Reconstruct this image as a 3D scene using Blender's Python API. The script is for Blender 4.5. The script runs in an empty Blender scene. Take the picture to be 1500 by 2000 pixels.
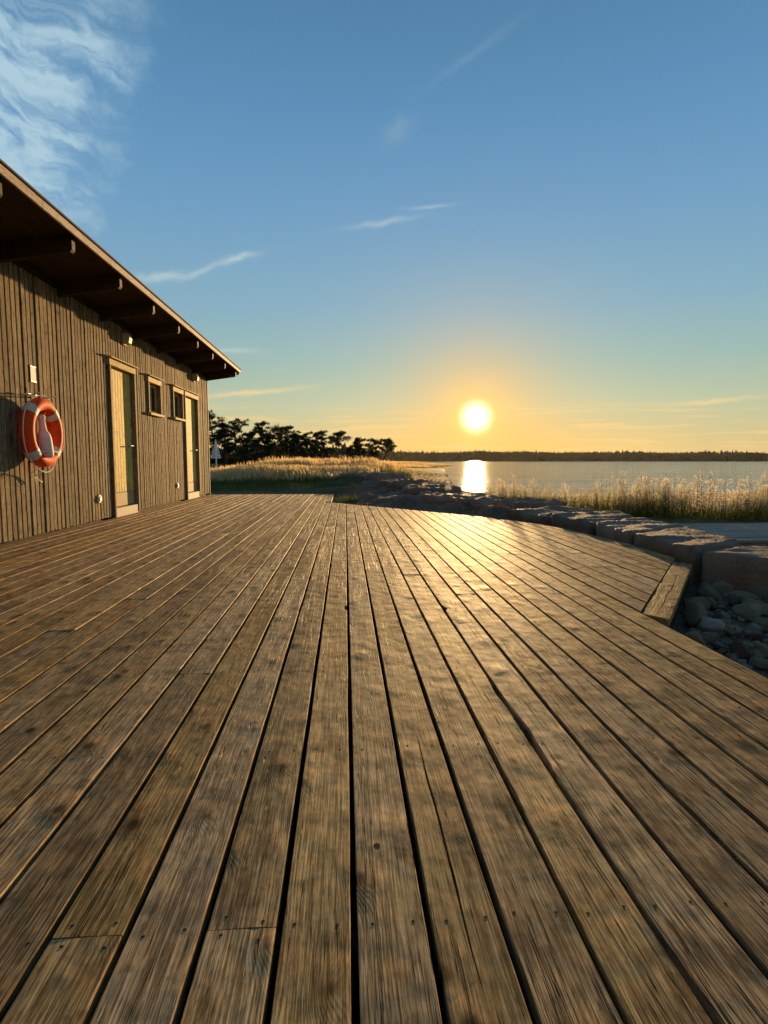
import bpy, bmesh, math, random
import numpy as np
from mathutils import Vector, Matrix, noise as mnoise
from mathutils.bvhtree import BVHTree
R = math.radians
rnd = random.Random(7)
sc = bpy.context.scene
C = sc.collection

# ------------------------------------------------------------------ camera
EYE = 0.80
PITCH = math.atan(101 / 1128)
YAW = R(3.84)
cd = bpy.data.cameras.new('camera'); cam = bpy.data.objects.new('camera', cd); C.objects.link(cam)
cd.sensor_fit = 'VERTICAL'; cd.sensor_height = 24; cd.lens = 24 * 1128 / 2000
cd.clip_start = 0.02; cd.clip_end = 9000
cam.location = (0, 0, EYE); cam.rotation_euler = (R(90) - PITCH, 0, -YAW)
sc.camera = cam

# ------------------------------------------------------------------ sky, sun, exposure
SUN_EL, SUN_AZ = R(4.15), R(12.8)          # azimuth measured from +Y towards +X
SUN_DIR = Vector((math.sin(SUN_AZ) * math.cos(SUN_EL), math.cos(SUN_AZ) * math.cos(SUN_EL), math.sin(SUN_EL)))
sc.view_settings.view_transform = 'Standard'; sc.view_settings.look = 'None'
sc.view_settings.gamma = 1; sc.view_settings.use_curve_mapping = False
EXPO = 1.15
sc.view_settings.exposure = EXPO      # exposed for the evening light

sl = bpy.data.lights.new('sun', 'SUN'); so = bpy.data.objects.new('sun', sl); C.objects.link(so)
sl.energy = 5.0; sl.angle = R(0.6); sl.color = (1.0, 0.62, 0.26)
so.rotation_euler = (-SUN_DIR).to_track_quat('-Z', 'Y').to_euler()

W = bpy.data.worlds.new('World'); sc.world = W; W.use_nodes = True


class NT:
    """small helper to write node graphs"""
    def __init__(s, tree): s.t = tree; s.N = tree.nodes; s.L = tree.links
    def n(s, typ, **kw):
        nd = s.N.new(typ)
        for k, v in kw.items(): setattr(nd, k, v)
        return nd
    def put(s, sock, v):
        if v is None: return
        if isinstance(v, bpy.types.NodeSocket): s.L.new(v, sock)
        else: sock.default_value = v
    def m(s, op, a, b=None, c=None, clamp=False):
        nd = s.n('ShaderNodeMath', operation=op, use_clamp=clamp)
        s.put(nd.inputs[0], a); s.put(nd.inputs[1], b); s.put(nd.inputs[2], c)
        return nd.outputs[0]
    def vm(s, op, a, b=None, c=None):
        nd = s.n('ShaderNodeVectorMath', operation=op)
        s.put(nd.inputs[0], a)
        if b is not None: s.put(nd.inputs[1], b)
        if c is not None: s.put(nd.inputs[2], c)
        return nd.outputs[1] if op in ('DOT_PRODUCT', 'LENGTH', 'DISTANCE') else nd.outputs[0]
    def mix(s, f, a, b, mode='MIX'):
        nd = s.n('ShaderNodeMixRGB', blend_type=mode)
        s.put(nd.inputs[0], f); s.put(nd.inputs[1], a if not isinstance(a, tuple) else (*a[:3], 1)); s.put(nd.inputs[2], b if not isinstance(b, tuple) else (*b[:3], 1))
        return nd.outputs[0]
    def noise(s, vec, scale, detail=4, rough=.55, dist=0.0, out=0):
        nd = s.n('ShaderNodeTexNoise'); s.put(nd.inputs['Vector'], vec)
        nd.inputs['Scale'].default_value = scale; nd.inputs['Detail'].default_value = detail
        nd.inputs['Roughness'].default_value = rough; nd.inputs['Distortion'].default_value = dist
        return nd.outputs[out]
    def ramp(s, fac, stops, interp='LINEAR'):
        nd = s.n('ShaderNodeValToRGB'); cr = nd.color_ramp; cr.interpolation = interp
        while len(cr.elements) < len(stops): cr.elements.new(0.5)
        for e, (p, c) in zip(cr.elements, stops):
            e.position = p; e.color = (*c, 1) if len(c) == 3 else c
        s.put(nd.inputs[0], fac); return nd.outputs[0]
    def step(s, v, a, b, o0=0.0, o1=1.0):
        nd = s.n('ShaderNodeMapRange', interpolation_type='SMOOTHSTEP')
        s.put(nd.inputs[0], v); nd.inputs[1].default_value = a; nd.inputs[2].default_value = b
        nd.inputs[3].default_value = o0; nd.inputs[4].default_value = o1
        return nd.outputs[0]
    def xyz(s, v):
        nd = s.n('ShaderNodeSeparateXYZ'); s.put(nd.inputs[0], v); return nd.outputs
    def cxyz(s, x, y, z):
        nd = s.n('ShaderNodeCombineXYZ'); s.put(nd.inputs[0], x); s.put(nd.inputs[1], y); s.put(nd.inputs[2], z); return nd.outputs[0]


def srgb(r, g, b):
    return tuple(((c / 255) / 12.92 if c / 255 <= 0.04045 else ((c / 255 + .055) / 1.055) ** 2.4) for c in (r, g, b))


def build_sky():
    t = NT(W.node_tree); t.N.clear()
    out = t.n('ShaderNodeOutputWorld'); bg = t.n('ShaderNodeBackground')
    t.L.new(bg.outputs[0], out.inputs[0])
    tc = t.n('ShaderNodeTexCoord').outputs['Generated']
    d = t.vm('NORMALIZE', tc)
    X, Y, Z = t.xyz(d)
    # physical sky gives the overall structure
    sky = t.n('ShaderNodeTexSky', sky_type='NISHITA'); sky.sun_disc = False
    sky.sun_elevation = SUN_EL; sky.sun_rotation = SUN_AZ
    sky.altitude = 0; sky.air_density = 1.0; sky.dust_density = 0.6; sky.ozone_density = 2.0
    nish = t.vm('SCALE', sky.outputs[0]); nish.node.inputs['Scale'].default_value = 0.10
    # clear evening air: colour by elevation (degrees)
    el = t.m('MULTIPLY', t.m('ARCSINE', Z), 180 / math.pi)
    az = t.m('MULTIPLY', t.m('ARCTAN2', X, Y), 180 / math.pi)
    e01 = t.m('DIVIDE', t.m('MAXIMUM', el, 0.0), 60.0, clamp=True)
    grad = t.ramp(e01, [(0.0, srgb(214, 188, 130)), (0.035, srgb(208, 196, 146)), (0.085, srgb(190, 200, 166)), (0.15, srgb(160, 192, 184)),
                        (0.23, srgb(138, 181, 201)), (0.36, srgb(116, 166, 205)), (0.50, srgb(95, 149, 193)), (0.62, srgb(83, 133, 173)), (1.0, srgb(66, 114, 148))])
    base = t.mix(0.84, nish, grad)
    # dusky pink low in the sky opposite the sun
    away = t.vm('DOT_PRODUCT', d, (-math.sin(SUN_AZ), -math.cos(SUN_AZ), 0.0))
    base = t.mix(t.m('MULTIPLY', t.m('MULTIPLY', t.step(away, -0.1, 0.8), t.step(el, 32.0, 2.0)), .65), base, srgb(206, 180, 168))
    # light scattered round the sun
    dot = t.vm('DOT_PRODUCT', d, tuple(SUN_DIR))
    ang = t.m('MULTIPLY', t.m('ARCCOSINE', t.m('MINIMUM', dot, 1.0)), 180 / math.pi)
    def expf(w, p=1.0): return t.m('POWER', math.e, t.m('MULTIPLY', t.m('POWER', t.m('DIVIDE', ang, w), p), -1.0))
    wide = t.vm('SCALE', srgb(255, 176, 66)); t.put(wide.node.inputs['Scale'], t.m('MULTIPLY', expf(7.5, 1.25), 0.62))
    # the wide glow replaces the blue rather than adding to it
    base = t.mix(t.m('MULTIPLY', expf(5.8, 1.35), 0.80), base, srgb(240, 176, 74))
    low = t.m('MULTIPLY', t.step(el, 6.0, -0.5), t.m('POWER', math.e, t.m('MULTIPLY', t.m('POWER', t.m('DIVIDE', t.m('SUBTRACT', az, 12.8), 13.0), 2.0), -1.0)))
    base = t.mix(t.m('MULTIPLY', low, 0.66), base, srgb(236, 184, 88))
    near = t.vm('SCALE', (1.0, 0.60, 0.15)); t.put(near.node.inputs['Scale'], t.m('MULTIPLY', expf(2.9, 1.2), 0.60))
    inner = t.vm('SCALE', (1.0, 0.88, 0.58)); t.put(inner.node.inputs['Scale'], t.m('MULTIPLY', expf(1.26, 3.2), 1.9))
    near = t.vm('ADD', near, inner)
    base = t.vm('ADD', base, near)
    # thin streaks low over the water
    u = t.cxyz(t.m('MULTIPLY', az, 0.10), t.m('MULTIPLY', el, 1.9), 0.0)
    st = t.noise(u, 1.3, 5, .55, .6)
    st = t.m('MULTIPLY', t.step(st, 0.50, 0.64), t.m('MULTIPLY', t.step(el, 0.6, 1.6), t.step(el, 5.6, 4.0)))
    stm = t.m('MULTIPLY', st, t.m('ADD', 0.45, t.m('MULTIPLY', expf(14.0, 2.0), 0.5)))
    base = t.mix(t.m('MULTIPLY', stm, t.step(ang, 1.2, 2.6)), base, srgb(255, 214, 138))
    # cirrus: fibres on a high plane, more of it to the left of the frame
    ca_, sa_ = math.cos(R(-14)), math.sin(R(-14))
    q1 = t.m('ADD', t.m('MULTIPLY', az, ca_), t.m('MULTIPLY', el, sa_)); q2 = t.m('SUBTRACT', t.m('MULTIPLY', el, ca_), t.m('MULTIPLY', az, sa_))
    A2 = t.cxyz(az, el, 3.0)
    wv = t.m('MULTIPLY', t.m('SUBTRACT', t.noise(A2, 0.22, 4, .55), 0.5), 7.0)
    fib = t.noise(t.cxyz(t.m('MULTIPLY', t.m('ADD', q1, wv), 0.17), t.m('MULTIPLY', t.m('ADD', q2, t.m('MULTIPLY', wv, .55)), 0.62), 0.0), 1.0, 9, .60, .5)
    fib2 = t.noise(t.cxyz(t.m('MULTIPLY', q1, .10), t.m('MULTIPLY', q2, .16), 4.0), 1.0, 4, .5, .3)
    edge = t.m('ADD', az, t.m('ADD', 16.9, t.m('MULTIPLY', t.m('SUBTRACT', 30.5, el), 0.42)))
    edge = t.m('ADD', edge, t.m('MULTIPLY', t.m('SUBTRACT', t.noise(A2, 0.42, 5, .6), 0.5), 9.0))
    ml = t.m('MULTIPLY', t.m('MULTIPLY', t.step(edge, 1.0, -5.5), t.step(az, -85.0, -50.0)), t.m('MULTIPLY', t.step(el, 12.0, 17.5), t.step(el, 37.0, 30.0, 0.12, 1.0)))
    cl = t.m('MULTIPLY', t.m('ADD', t.m('MULTIPLY', t.step(fib, 0.33, 0.64), .92), .10), t.m('MULTIPLY', ml, t.step(fib2, 0.12, 0.45)))
    base = t.mix(t.m('MULTIPLY', cl, 0.88, clamp=True), base, srgb(178, 208, 222))
    # separate small wisps (azimuth, elevation, half length, half width, tilt, strength)
    for i, (ca, ce, hl, hw, tilt, s_) in enumerate([(3.8, 21.5, 3.0, 0.24, 8, .36), (8.2, 22.7, 2.0, .12, 3, .34), (5.2, 28.4, 1.5, .7, 30, .11), (12, 33, 4.5, .3, 24, .07),
                                                     (-9.9, 18.1, 1.7, .30, 16, .55), (-13.0, 16.9, 1.6, .24, 28, .36), (-16.5, 16.0, 2.4, .34, 8, .5), (-10.5, 10.2, 2.2, .22, 2, .42),
                                                     (-9.0, 6.4, 4.6, .22, 7, .60), (33, 5.0, 3.2, .20, 3, .55), (20, 4.5, 5.5, .10, 2, .5), (6.0, 4.0, 1.6, .07, 0, .6), (17, 4.9, 3, .09, -2, .6), (48, 14, 6, .5, 6, .4), (-50, 9, 7, .4, -4, .4), (70, 22, 7, .8, 12, .3)]):
        c, s = math.cos(R(tilt)), math.sin(R(tilt))
        da = t.m('SUBTRACT', az, ca); de = t.m('SUBTRACT', el, ce)
        wob = t.m('MULTIPLY', t.m('SUBTRACT', t.noise(t.cxyz(az, el, float(i)), 0.7, 5, .6), 0.5), hw * 3.2)
        a = t.m('DIVIDE', t.m('ADD', t.m('MULTIPLY', da, c), t.m('MULTIPLY', de, s)), hl)
        b = t.m('DIVIDE', t.m('ADD', t.m('SUBTRACT', t.m('MULTIPLY', de, c), t.m('MULTIPLY', da, s)), wob), hw)
        r2 = t.m('ADD', t.m('MULTIPLY', a, a), t.m('MULTIPLY', b, b))
        k = t.m('MULTIPLY', t.m('POWER', math.e, t.m('MULTIPLY', r2, -1.0)), s_)
        base = t.mix(k, base, srgb(206, 220, 214) if ce > 7 else srgb(255, 222, 150))
    # the disc itself
    disc = t.step(ang, 0.85, 0.50)
    sunc = t.vm('SCALE', (1.0, 0.86, 0.55)); t.put(sunc.node.inputs['Scale'], t.m('MULTIPLY', disc, 14.0))
    base = t.vm('ADD', base, sunc)
    t.L.new(base, bg.inputs[0]); bg.inputs[1].default_value = 1 / 2 ** EXPO
build_sky()
W.cycles.sampling_method = 'MANUAL'; W.cycles.sample_map_resolution = 2048

# ------------------------------------------------------------------ helpers
def tag(o, label=None, cat=None, group=None, kind=None):
    if label: o['label'] = label
    if cat: o['category'] = cat
    if group: o['group'] = group
    if kind: o['kind'] = kind
    return o

def empty(name, loc=(0, 0, 0), label=None, cat=None, group=None, rz=0):
    o = bpy.data.objects.new(name, None); C.objects.link(o); o.location = loc; o.rotation_euler = (0, 0, rz)
    o.empty_display_size = .2
    return tag(o, label, cat, group)

def link(name, me, mat=None, parent=None, loc=None, rot=None):
    if mat is not None and not me.materials: me.materials.append(mat)
    o = bpy.data.objects.new(name, me); C.objects.link(o)
    if parent is not None: o.parent = parent
    if loc is not None: o.location = loc
    if rot is not None: o.rotation_euler = rot
    return o

class MB:
    """collects geometry, links it as one mesh object"""
    def __init__(s): s.v = []; s.f = []; s.smooth = False
    def add(s, vs, fs):
        n = len(s.v); s.v += [tuple(v) for v in vs]; s.f += [tuple(i + n for i in f) for f in fs]; return s
    def box(s, x0, x1, y0, y1, z0, z1, c=0.0):
        """box with chamfered long edges when c > 0"""
        if c <= 0:
            return s.add([(x0, y0, z0), (x1, y0, z0), (x1, y1, z0), (x0, y1, z0), (x0, y0, z1), (x1, y0, z1), (x1, y1, z1), (x0, y1, z1)],
                         [(0, 3, 2, 1), (4, 5, 6, 7), (0, 1, 5, 4), (1, 2, 6, 5), (2, 3, 7, 6), (3, 0, 4, 7)])
        bm = bmesh.new(); bmesh.ops.create_cube(bm, size=1)
        for v in bm.verts: v.co = Vector(((x0 + x1) / 2 + v.co.x * (x1 - x0), (y0 + y1) / 2 + v.co.y * (y1 - y0), (z0 + z1) / 2 + v.co.z * (z1 - z0)))
        bmesh.ops.bevel(bm, geom=bm.edges[:], offset=c, segments=1, affect='EDGES', profile=.5)
        bm.verts.index_update()
        s.add([v.co[:] for v in bm.verts], [[v.index for v in f.verts] for f in bm.faces]); bm.free(); return s
    def tube(s, pts, r, n=8, closed=False, cap=True):
        pts = [Vector(p) for p in pts]; m = len(pts); rs = r if isinstance(r, (list, tuple)) else [r] * m
        rings = []; up = Vector((0, 0, 1)); prev = None
        for i, p in enumerate(pts):
            a = pts[(i - 1) % m] if (closed or i > 0) else p; b = pts[(i + 1) % m] if (closed or i < m - 1) else p
            t = (b - a).normalized()
            ref = prev if prev is not None else (up if abs(t.z) < .9 else Vector((1, 0, 0)))
            x = (ref - t * ref.dot(t)).normalized(); y = t.cross(x); prev = x
            rings.append([p + (x * math.cos(2 * math.pi * k / n) + y * math.sin(2 * math.pi * k / n)) * rs[i] for k in range(n)])
        vs = [v for rg in rings for v in rg]; fs = []
        for i in range(m if closed else m - 1):
            j = (i + 1) % m
            for k in range(n):
                fs.append((i * n + k, i * n + (k + 1) % n, j * n + (k + 1) % n, j * n + k))
        if not closed and cap: fs += [tuple(range(n))[::-1], tuple((m - 1) * n + k for k in range(n))]
        return s.add(vs, fs)
    def prism(s, outline, axis, a, b):
        """outline in the two other axes, extruded from a to b along axis 0/1/2"""
        n = len(outline)
        def P(q, h):
            return (h, q[0], q[1]) if axis == 0 else ((q[0], h, q[1]) if axis == 1 else (q[0], q[1], h))
        return s.add([P(q, a) for q in outline] + [P(q, b) for q in outline],
                     [tuple(range(n))[::-1], tuple(range(n, 2 * n))] + [(i, (i + 1) % n, (i + 1) % n + n, i + n) for i in range(n)])
    def mesh(s, name):
        me = bpy.data.meshes.new(name); me.from_pydata(s.v, [], s.f)
        bm = bmesh.new(); bm.from_mesh(me); bmesh.ops.recalc_face_normals(bm, faces=bm.faces[:]); bm.to_mesh(me); bm.free()
        if s.smooth: me.shade_smooth()
        return me
    def build(s, name, mat, parent=None, loc=None, rot=None):
        return link(name, s.mesh(name), mat, parent, loc, rot)

def raw_mesh(name, V, F, mat, parent=None, smooth=False):
    """large triangle / quad soups from numpy arrays"""
    me = bpy.data.meshes.new(name); V = np.asarray(V, np.float32); F = np.asarray(F, np.int32)
    me.vertices.add(len(V)); me.vertices.foreach_set('co', V.ravel())
    k = F.shape[1]; me.loops.add(F.size); me.loops.foreach_set('vertex_index', F.ravel())
    me.polygons.add(len(F)); me.polygons.foreach_set('loop_start', np.arange(0, F.size, k, dtype=np.int32))
    me.update(calc_edges=True); me.validate()
    if smooth: me.shade_smooth()
    return link(name, me, mat, parent)

# ------------------------------------------------------------------ materials
def newmat(name):
    m = bpy.data.materials.new(name); m.use_nodes = True
    t = NT(m.node_tree); b = t.N['Principled BSDF']
    return m, t, b

def wood_mat(name, light, dark, warm, axis='Y', rough=(.5, .75), bump=1.0, spec=.4, stain=.6, mossy=0.0, undul=1.0, var=.25, knots=True, scale=1.0):
    """weathered softwood: growth rings, knots, checks, stains; grain runs along the axis of the board"""
    m, t, b = newmat(name)
    tc = t.n('ShaderNodeTexCoord'); oi = t.n('ShaderNodeObjectInfo')
    rv = oi.outputs['Random']
    off = t.cxyz(t.m('MULTIPLY', rv, 37.0), t.m('MULTIPLY', rv, 91.0), t.m('MULTIPLY', rv, 53.0))
    x, y, z = t.xyz(tc.outputs['Object'])
    if axis == 'Z': u, v, w = y, z, x
    elif axis == 'X': u, v, w = y, x, z
    else: u, v, w = x, y, z
    P = t.vm('ADD', t.cxyz(u, v, w), off)
    if scale != 1.0: P = t.vm('MULTIPLY', P, (scale,) * 3)
    def S(a, bb, c=None):
        return t.vm('MULTIPLY', P, (a, bb, c if c is not None else a))
    low = t.noise(S(3.2, .55), 1.0, 3, .5)
    wig = t.noise(S(10, 2.6), 1.0, 3, .55)
    px, py, pz = t.xyz(P)
    ringc = t.m('ADD', t.m('MULTIPLY', px, 900.0), t.m('MULTIPLY', low, 110.0))
    ringc = t.m('ADD', ringc, t.m('MULTIPLY', wig, 12.0))
    kn = None
    if knots:
        vo = t.n('ShaderNodeTexVoronoi', feature='F1', voronoi_dimensions='2D'); t.put(vo.inputs['Vector'], S(5.0, 3.2)); vo.inputs['Scale'].default_value = 1.0; vo.inputs['Randomness'].default_value = 1.0
        kd = t.m('ADD', vo.outputs['Distance'], t.m('MULTIPLY', t.m('SUBTRACT', t.noise(S(26, 22), 1.0, 2), .5), .05))
        kr = t.xyz(vo.outputs['Color'])
        kd = t.m('ADD', kd, t.m('MULTIPLY', kr[0], .075))
        kn = t.step(kd, .115, .040)
        halo = t.m('MULTIPLY', t.step(kd, .30, .04), t.m('ADD', .35, t.m('MULTIPLY', kr[1], .65)))
        ringc = t.m('ADD', ringc, t.m('MULTIPLY', t.m('POWER', math.e, t.m('MULTIPLY', t.m('MULTIPLY', kd, kd), -24.0)), 32.0))
    ring = t.m('MULTIPLY', t.m('ADD', t.m('SINE', ringc), 1.0), .5)
    fibre = t.noise(S(210, 7), 1.0, 4, .65)
    fine = t.noise(S(520, 26), 1.0, 2, .6)
    chk = t.noise(S(60, 1.1), 1.0, 3, .5)
    crack = t.step(t.m('ABSOLUTE', t.m('SUBTRACT', chk, .5)), .014, .0)
    crack = t.m('MULTIPLY', crack, t.step(t.noise(S(5, 1.2), 1.0, 2), .40, .52))
    patch = t.noise(S(9, 5.0), 1.0, 5, .6)
    big = t.noise(S(2.6, 1.1), 1.0, 4, .6)
    col = t.mix(t.step(big, .30, .72), light, warm)
    col = t.mix(t.m('MULTIPLY', t.step(patch, .48, .70), stain), col, dark)
    col = t.mix(t.m('MULTIPLY', t.step(fibre, .40, .62), .72), col, dark)
    rv2 = t.step(t.noise(S(6, 1.6), 1.0, 2), .35, .65, .10, .42)
    col = t.mix(t.m('MULTIPLY', t.m('POWER', ring, 2.0), rv2), col, dark)
    mott = t.noise(S(48, 30), 1.0, 3, .6)
    col = t.mix(t.m('MULTIPLY', t.step(mott, .52, .72), .45), col, tuple(c * .45 for c in dark))
    col = t.mix(t.m('MULTIPLY', t.step(t.noise(S(150, 9), 1.0, 3, .65), .52, .70), .45), col, tuple(min(1, c * 1.5) for c in light))
    col = t.mix(t.m('MULTIPLY', t.step(fine, .50, .66), .50), col, tuple(c * .6 for c in dark))
    col = t.mix(t.m('MULTIPLY', t.step(t.noise(S(330, 5), 1.0, 2, .5), .56, .64), .45), col, tuple(min(1, c * 1.45) for c in light))
    if mossy > 0:
        col = t.mix(t.m('MULTIPLY', t.step(t.noise(S(7, 3.2), 1.3, 4, .6), .50, .68), mossy), col, (.065, .068, .026))
    if kn is not None:
        tm = t.noise(S(15, 13), 1.0, 2, .5, .3)
        col = t.mix(t.m('MULTIPLY', t.step(tm, .56, .74), .42), col, tuple(c * .6 for c in dark))  # small dark dashes: shade of the surface undulations painted into the colour
        col = t.mix(t.m('MULTIPLY', halo, .50), col, dark)
        col = t.mix(t.m('MULTIPLY', kn, .90), col, tuple(c * .35 for c in dark))
    col = t.mix(t.m('MULTIPLY', crack, .95), col, (.008, .006, .004))
    br = t.m('ADD', 1.0 - var, t.m('MULTIPLY', t.m('FRACT', t.m('MULTIPLY', rv, 17.3)), 2 * var))
    col = t.vm('SCALE', col); t.put(col.node.inputs['Scale'], br)
    hs = t.n('ShaderNodeHueSaturation'); t.put(hs.inputs['Color'], col); t.put(hs.inputs['Saturation'], t.m('ADD', .93, t.m('MULTIPLY', t.m('FRACT', t.m('MULTIPLY', rv, 7.1)), .17)))
    t.L.new(hs.outputs[0], b.inputs['Base Color'])
    r = t.m('ADD', rough[0], t.m('MULTIPLY', patch, rough[1] - rough[0])); t.put(b.inputs['Roughness'], r)
    b.inputs['Specular IOR Level'].default_value = spec
    # relief in metres
    h = t.m('MULTIPLY', fibre, -.00030 * bump)
    h = t.m('ADD', h, t.m('MULTIPLY', t.m('MULTIPLY', ring, rv2), -.00016 * bump))
    h = t.m('ADD', h, t.m('MULTIPLY', fine, -.00014 * bump))
    h = t.m('ADD', h, t.m('MULTIPLY', crack, -.0022 * bump))
    h = t.m('ADD', h, t.m('MULTIPLY', t.noise(S(11, 8), 1.0, 1.5, .5), .0042 * undul))
    h = t.m('ADD', h, t.m('MULTIPLY', t.noise(S(24, 15), 1.0, 1, .5), .0016 * undul))
    if kn is not None:
        h = t.m('ADD', h, t.m('ADD', t.m('MULTIPLY', halo, .0034 * undul), t.m('MULTIPLY', tm, .0012 * undul)))
        h = t.m('ADD', h, t.m('MULTIPLY', kn, -.0004 * undul))
    bp = t.n('ShaderNodeBump'); bp.inputs['Strength'].default_value = 1.0; bp.inputs['Distance'].default_value = 1.0
    t.put(bp.inputs['Height'], h); t.L.new(bp.outputs[0], b.inputs['Normal'])
    return m

M = {}
M['deck'] = wood_mat('deck_wood', (.54, .355, .165), (.070, .038, .014), (.41, .250, .105), rough=(.62, .78), spec=.050, stain=.66, mossy=.18, undul=.8, bump=2.0)
M['cladding'] = wood_mat('cladding_wood', (.33, .262, .155), (.085, .060, .036), (.245, .182, .102), axis='Z', rough=(.7, .85), spec=.02, stain=.55, undul=.35, var=.18)
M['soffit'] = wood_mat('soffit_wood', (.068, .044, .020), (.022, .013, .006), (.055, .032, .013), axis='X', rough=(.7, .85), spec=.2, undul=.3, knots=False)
M['trim'] = wood_mat('pale_trim_wood', (.60, .48, .24), (.30, .22, .10), (.52, .40, .19), axis='Y', rough=(.65, .8), spec=.03, stain=.3, undul=.2, knots=False, var=.08)
M['trim_v'] = wood_mat('upright_trim_wood', (.32, .24, .13), (.12, .08, .04), (.27, .19, .10), axis='Z', rough=(.65, .8), spec=.03, stain=.3, undul=.2, knots=False, var=.08)
M['fascia'] = wood_mat('fascia_wood', (.62, .52, .42), (.30, .23, .17), (.54, .44, .34), axis='Y', rough=(.65, .8), spec=.03, stain=.3, undul=.2, knots=False, var=.05)
M['door'] = wood_mat('door_wood', (.70, .55, .18), (.42, .30, .10), (.62, .47, .15), axis='Z', rough=(.6, .75), spec=.03, stain=.2, undul=.2, knots=True, var=.05)
M['dock'] = wood_mat('dock_wood', (.24, .195, .145), (.09, .07, .05), (.19, .15, .105), axis='X', rough=(.5, .7), spec=.4, stain=.4, undul=.5)

def plain(name, col, rough=.6, spec=.4, metal=0, noise_amt=.15, nscale=30, bump=0.0, bscale=60):
    m, t, b = newmat(name)
    tc = t.n('ShaderNodeTexCoord').outputs['Object']
    n1 = t.noise(tc, nscale, 4, .6)
    c = t.mix(t.step(n1, .3, .7), tuple(c * (1 - noise_amt) for c in col), tuple(min(1, c * (1 + noise_amt)) for c in col))
    t.L.new(c, b.inputs['Base Color']); b.inputs['Roughness'].default_value = rough; b.inputs['Metallic'].default_value = metal
    b.inputs['Specular IOR Level'].default_value = spec
    if bump:
        bp = t.n('ShaderNodeBump'); bp.inputs['Distance'].default_value = bump; t.put(bp.inputs['Height'], t.noise(tc, bscale, 5, .6)); t.L.new(bp.outputs[0], b.inputs['Normal'])
    return m
M['felt'] = plain('roofing_felt', (.05, .045, .04), .9, .2, bump=.004, bscale=150)
M['dark'] = plain('dark_board', (.03, .022, .015), .9, .1)
M['steel'] = plain('steel', (.55, .55, .55), .35, .5, 1.0)
M['screw'] = plain('rusty_screw', (.010, .007, .005), .9, .1, 0)
M['white'] = plain('white_paint', (.78, .77, .74), .5, .4, noise_amt=.06)
M['plate'] = plain('kick_plate', (.36, .27, .13), .7, .05, noise_amt=.12)
M['threshold'] = plain('threshold_stone', (.52, .46, .32), .7, .05, noise_amt=.1)
M['orange'] = plain('orange_plastic', (.64, .066, .012), .65, .06, noise_amt=.12, nscale=14, bump=.0006, bscale=90)
M['tape'] = plain('reflective_tape', (.55, .48, .40), .6, .08, noise_amt=.15)
M['rope'] = plain('white_rope', (.66, .62, .54), .85, .2, noise_amt=.2, nscale=160)
M['bag'] = plain('throw_bag_cloth', (.62, .50, .46), .7, .08, noise_amt=.12, nscale=18, bump=.003, bscale=26)
M['lamp_white'] = plain('lamp_housing', (.50, .42, .27), .6, .1, noise_amt=.1)
M['pipe'] = plain('pale_corner_metal', (.30, .28, .25), .7, .1, 0)
M['sign'] = plain('pale_sign', (.46, .52, .48), .6, .1, noise_amt=.1, nscale=60)

def glass():
    m, t, b = newmat('window_glass')
    b.inputs['Base Color'].default_value = (.012, .014, .016, 1); b.inputs['Roughness'].default_value = .04; b.inputs['Specular IOR Level'].default_value = .8
    return m
M['glass'] = glass()

def stone_mat(name, c1, c2, c3=None, bump=.02, scale=1.0, rough=.75, spec=.4):
    m, t, b = newmat(name)
    tc = t.n('ShaderNodeTexCoord').outputs['Object']; oi = t.n('ShaderNodeObjectInfo').outputs['Random']
    P = t.vm('ADD', tc, t.cxyz(t.m('MULTIPLY', oi, 31.), t.m('MULTIPLY', oi, 17.), 0.0))
    n1 = t.noise(P, 3.5 * scale, 6, .62); n2 = t.noise(P, 45 * scale, 5, .65); n3 = t.noise(P, 190 * scale, 2, .6)
    col = t.mix(t.step(n1, .35, .65), c1, c2)
    if c3: col = t.mix(t.m('MULTIPLY', t.step(t.noise(P, 1.9 * scale, 4, .6), .5, .66), .8), col, c3)
    col = t.mix(t.m('MULTIPLY', t.step(n2, .5, .7), .5), col, tuple(c * .5 for c in c1))
    col = t.mix(t.m('MULTIPLY', t.step(n3, .55, .7), .4), col, tuple(min(1, c * 1.9) for c in c2))
    br = t.m('ADD', .7, t.m('MULTIPLY', oi, .6)); col = t.vm('SCALE', col); t.put(col.node.inputs['Scale'], br)
    t.L.new(col, b.inputs['Base Color']); b.inputs['Roughness'].default_value = rough; b.inputs['Specular IOR Level'].default_value = spec
    h = t.m('ADD', t.m('MULTIPLY', n1, 1.2), t.m('ADD', t.m('MULTIPLY', n2, .30), t.m('MULTIPLY', n3, .06)))
    bp = t.n('ShaderNodeBump'); bp.inputs['Distance'].default_value = bump; t.put(bp.inputs['Height'], h); t.L.new(bp.outputs[0], b.inputs['Normal'])
    return m
M['granite'] = stone_mat('granite', (.115, .075, .045), (.17, .120, .078), (.15, .070, .040), bump=.05)
M['rock'] = stone_mat('bedrock', (.15, .090, .055), (.24, .150, .092), (.19, .090, .055), bump=.10, scale=.7)
M['cobble'] = stone_mat('cobble_grey', (.20, .140, .082), (.30, .22, .14), None, bump=.03, scale=2)
M['cobble_red'] = stone_mat('cobble_red', (.13, .05, .036), (.18, .08, .055), None, bump=.03, scale=2)
M['cobble_pale'] = stone_mat('cobble_pale', (.26, .22, .18), (.36, .31, .255), None, bump=.02, scale=2)

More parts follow.
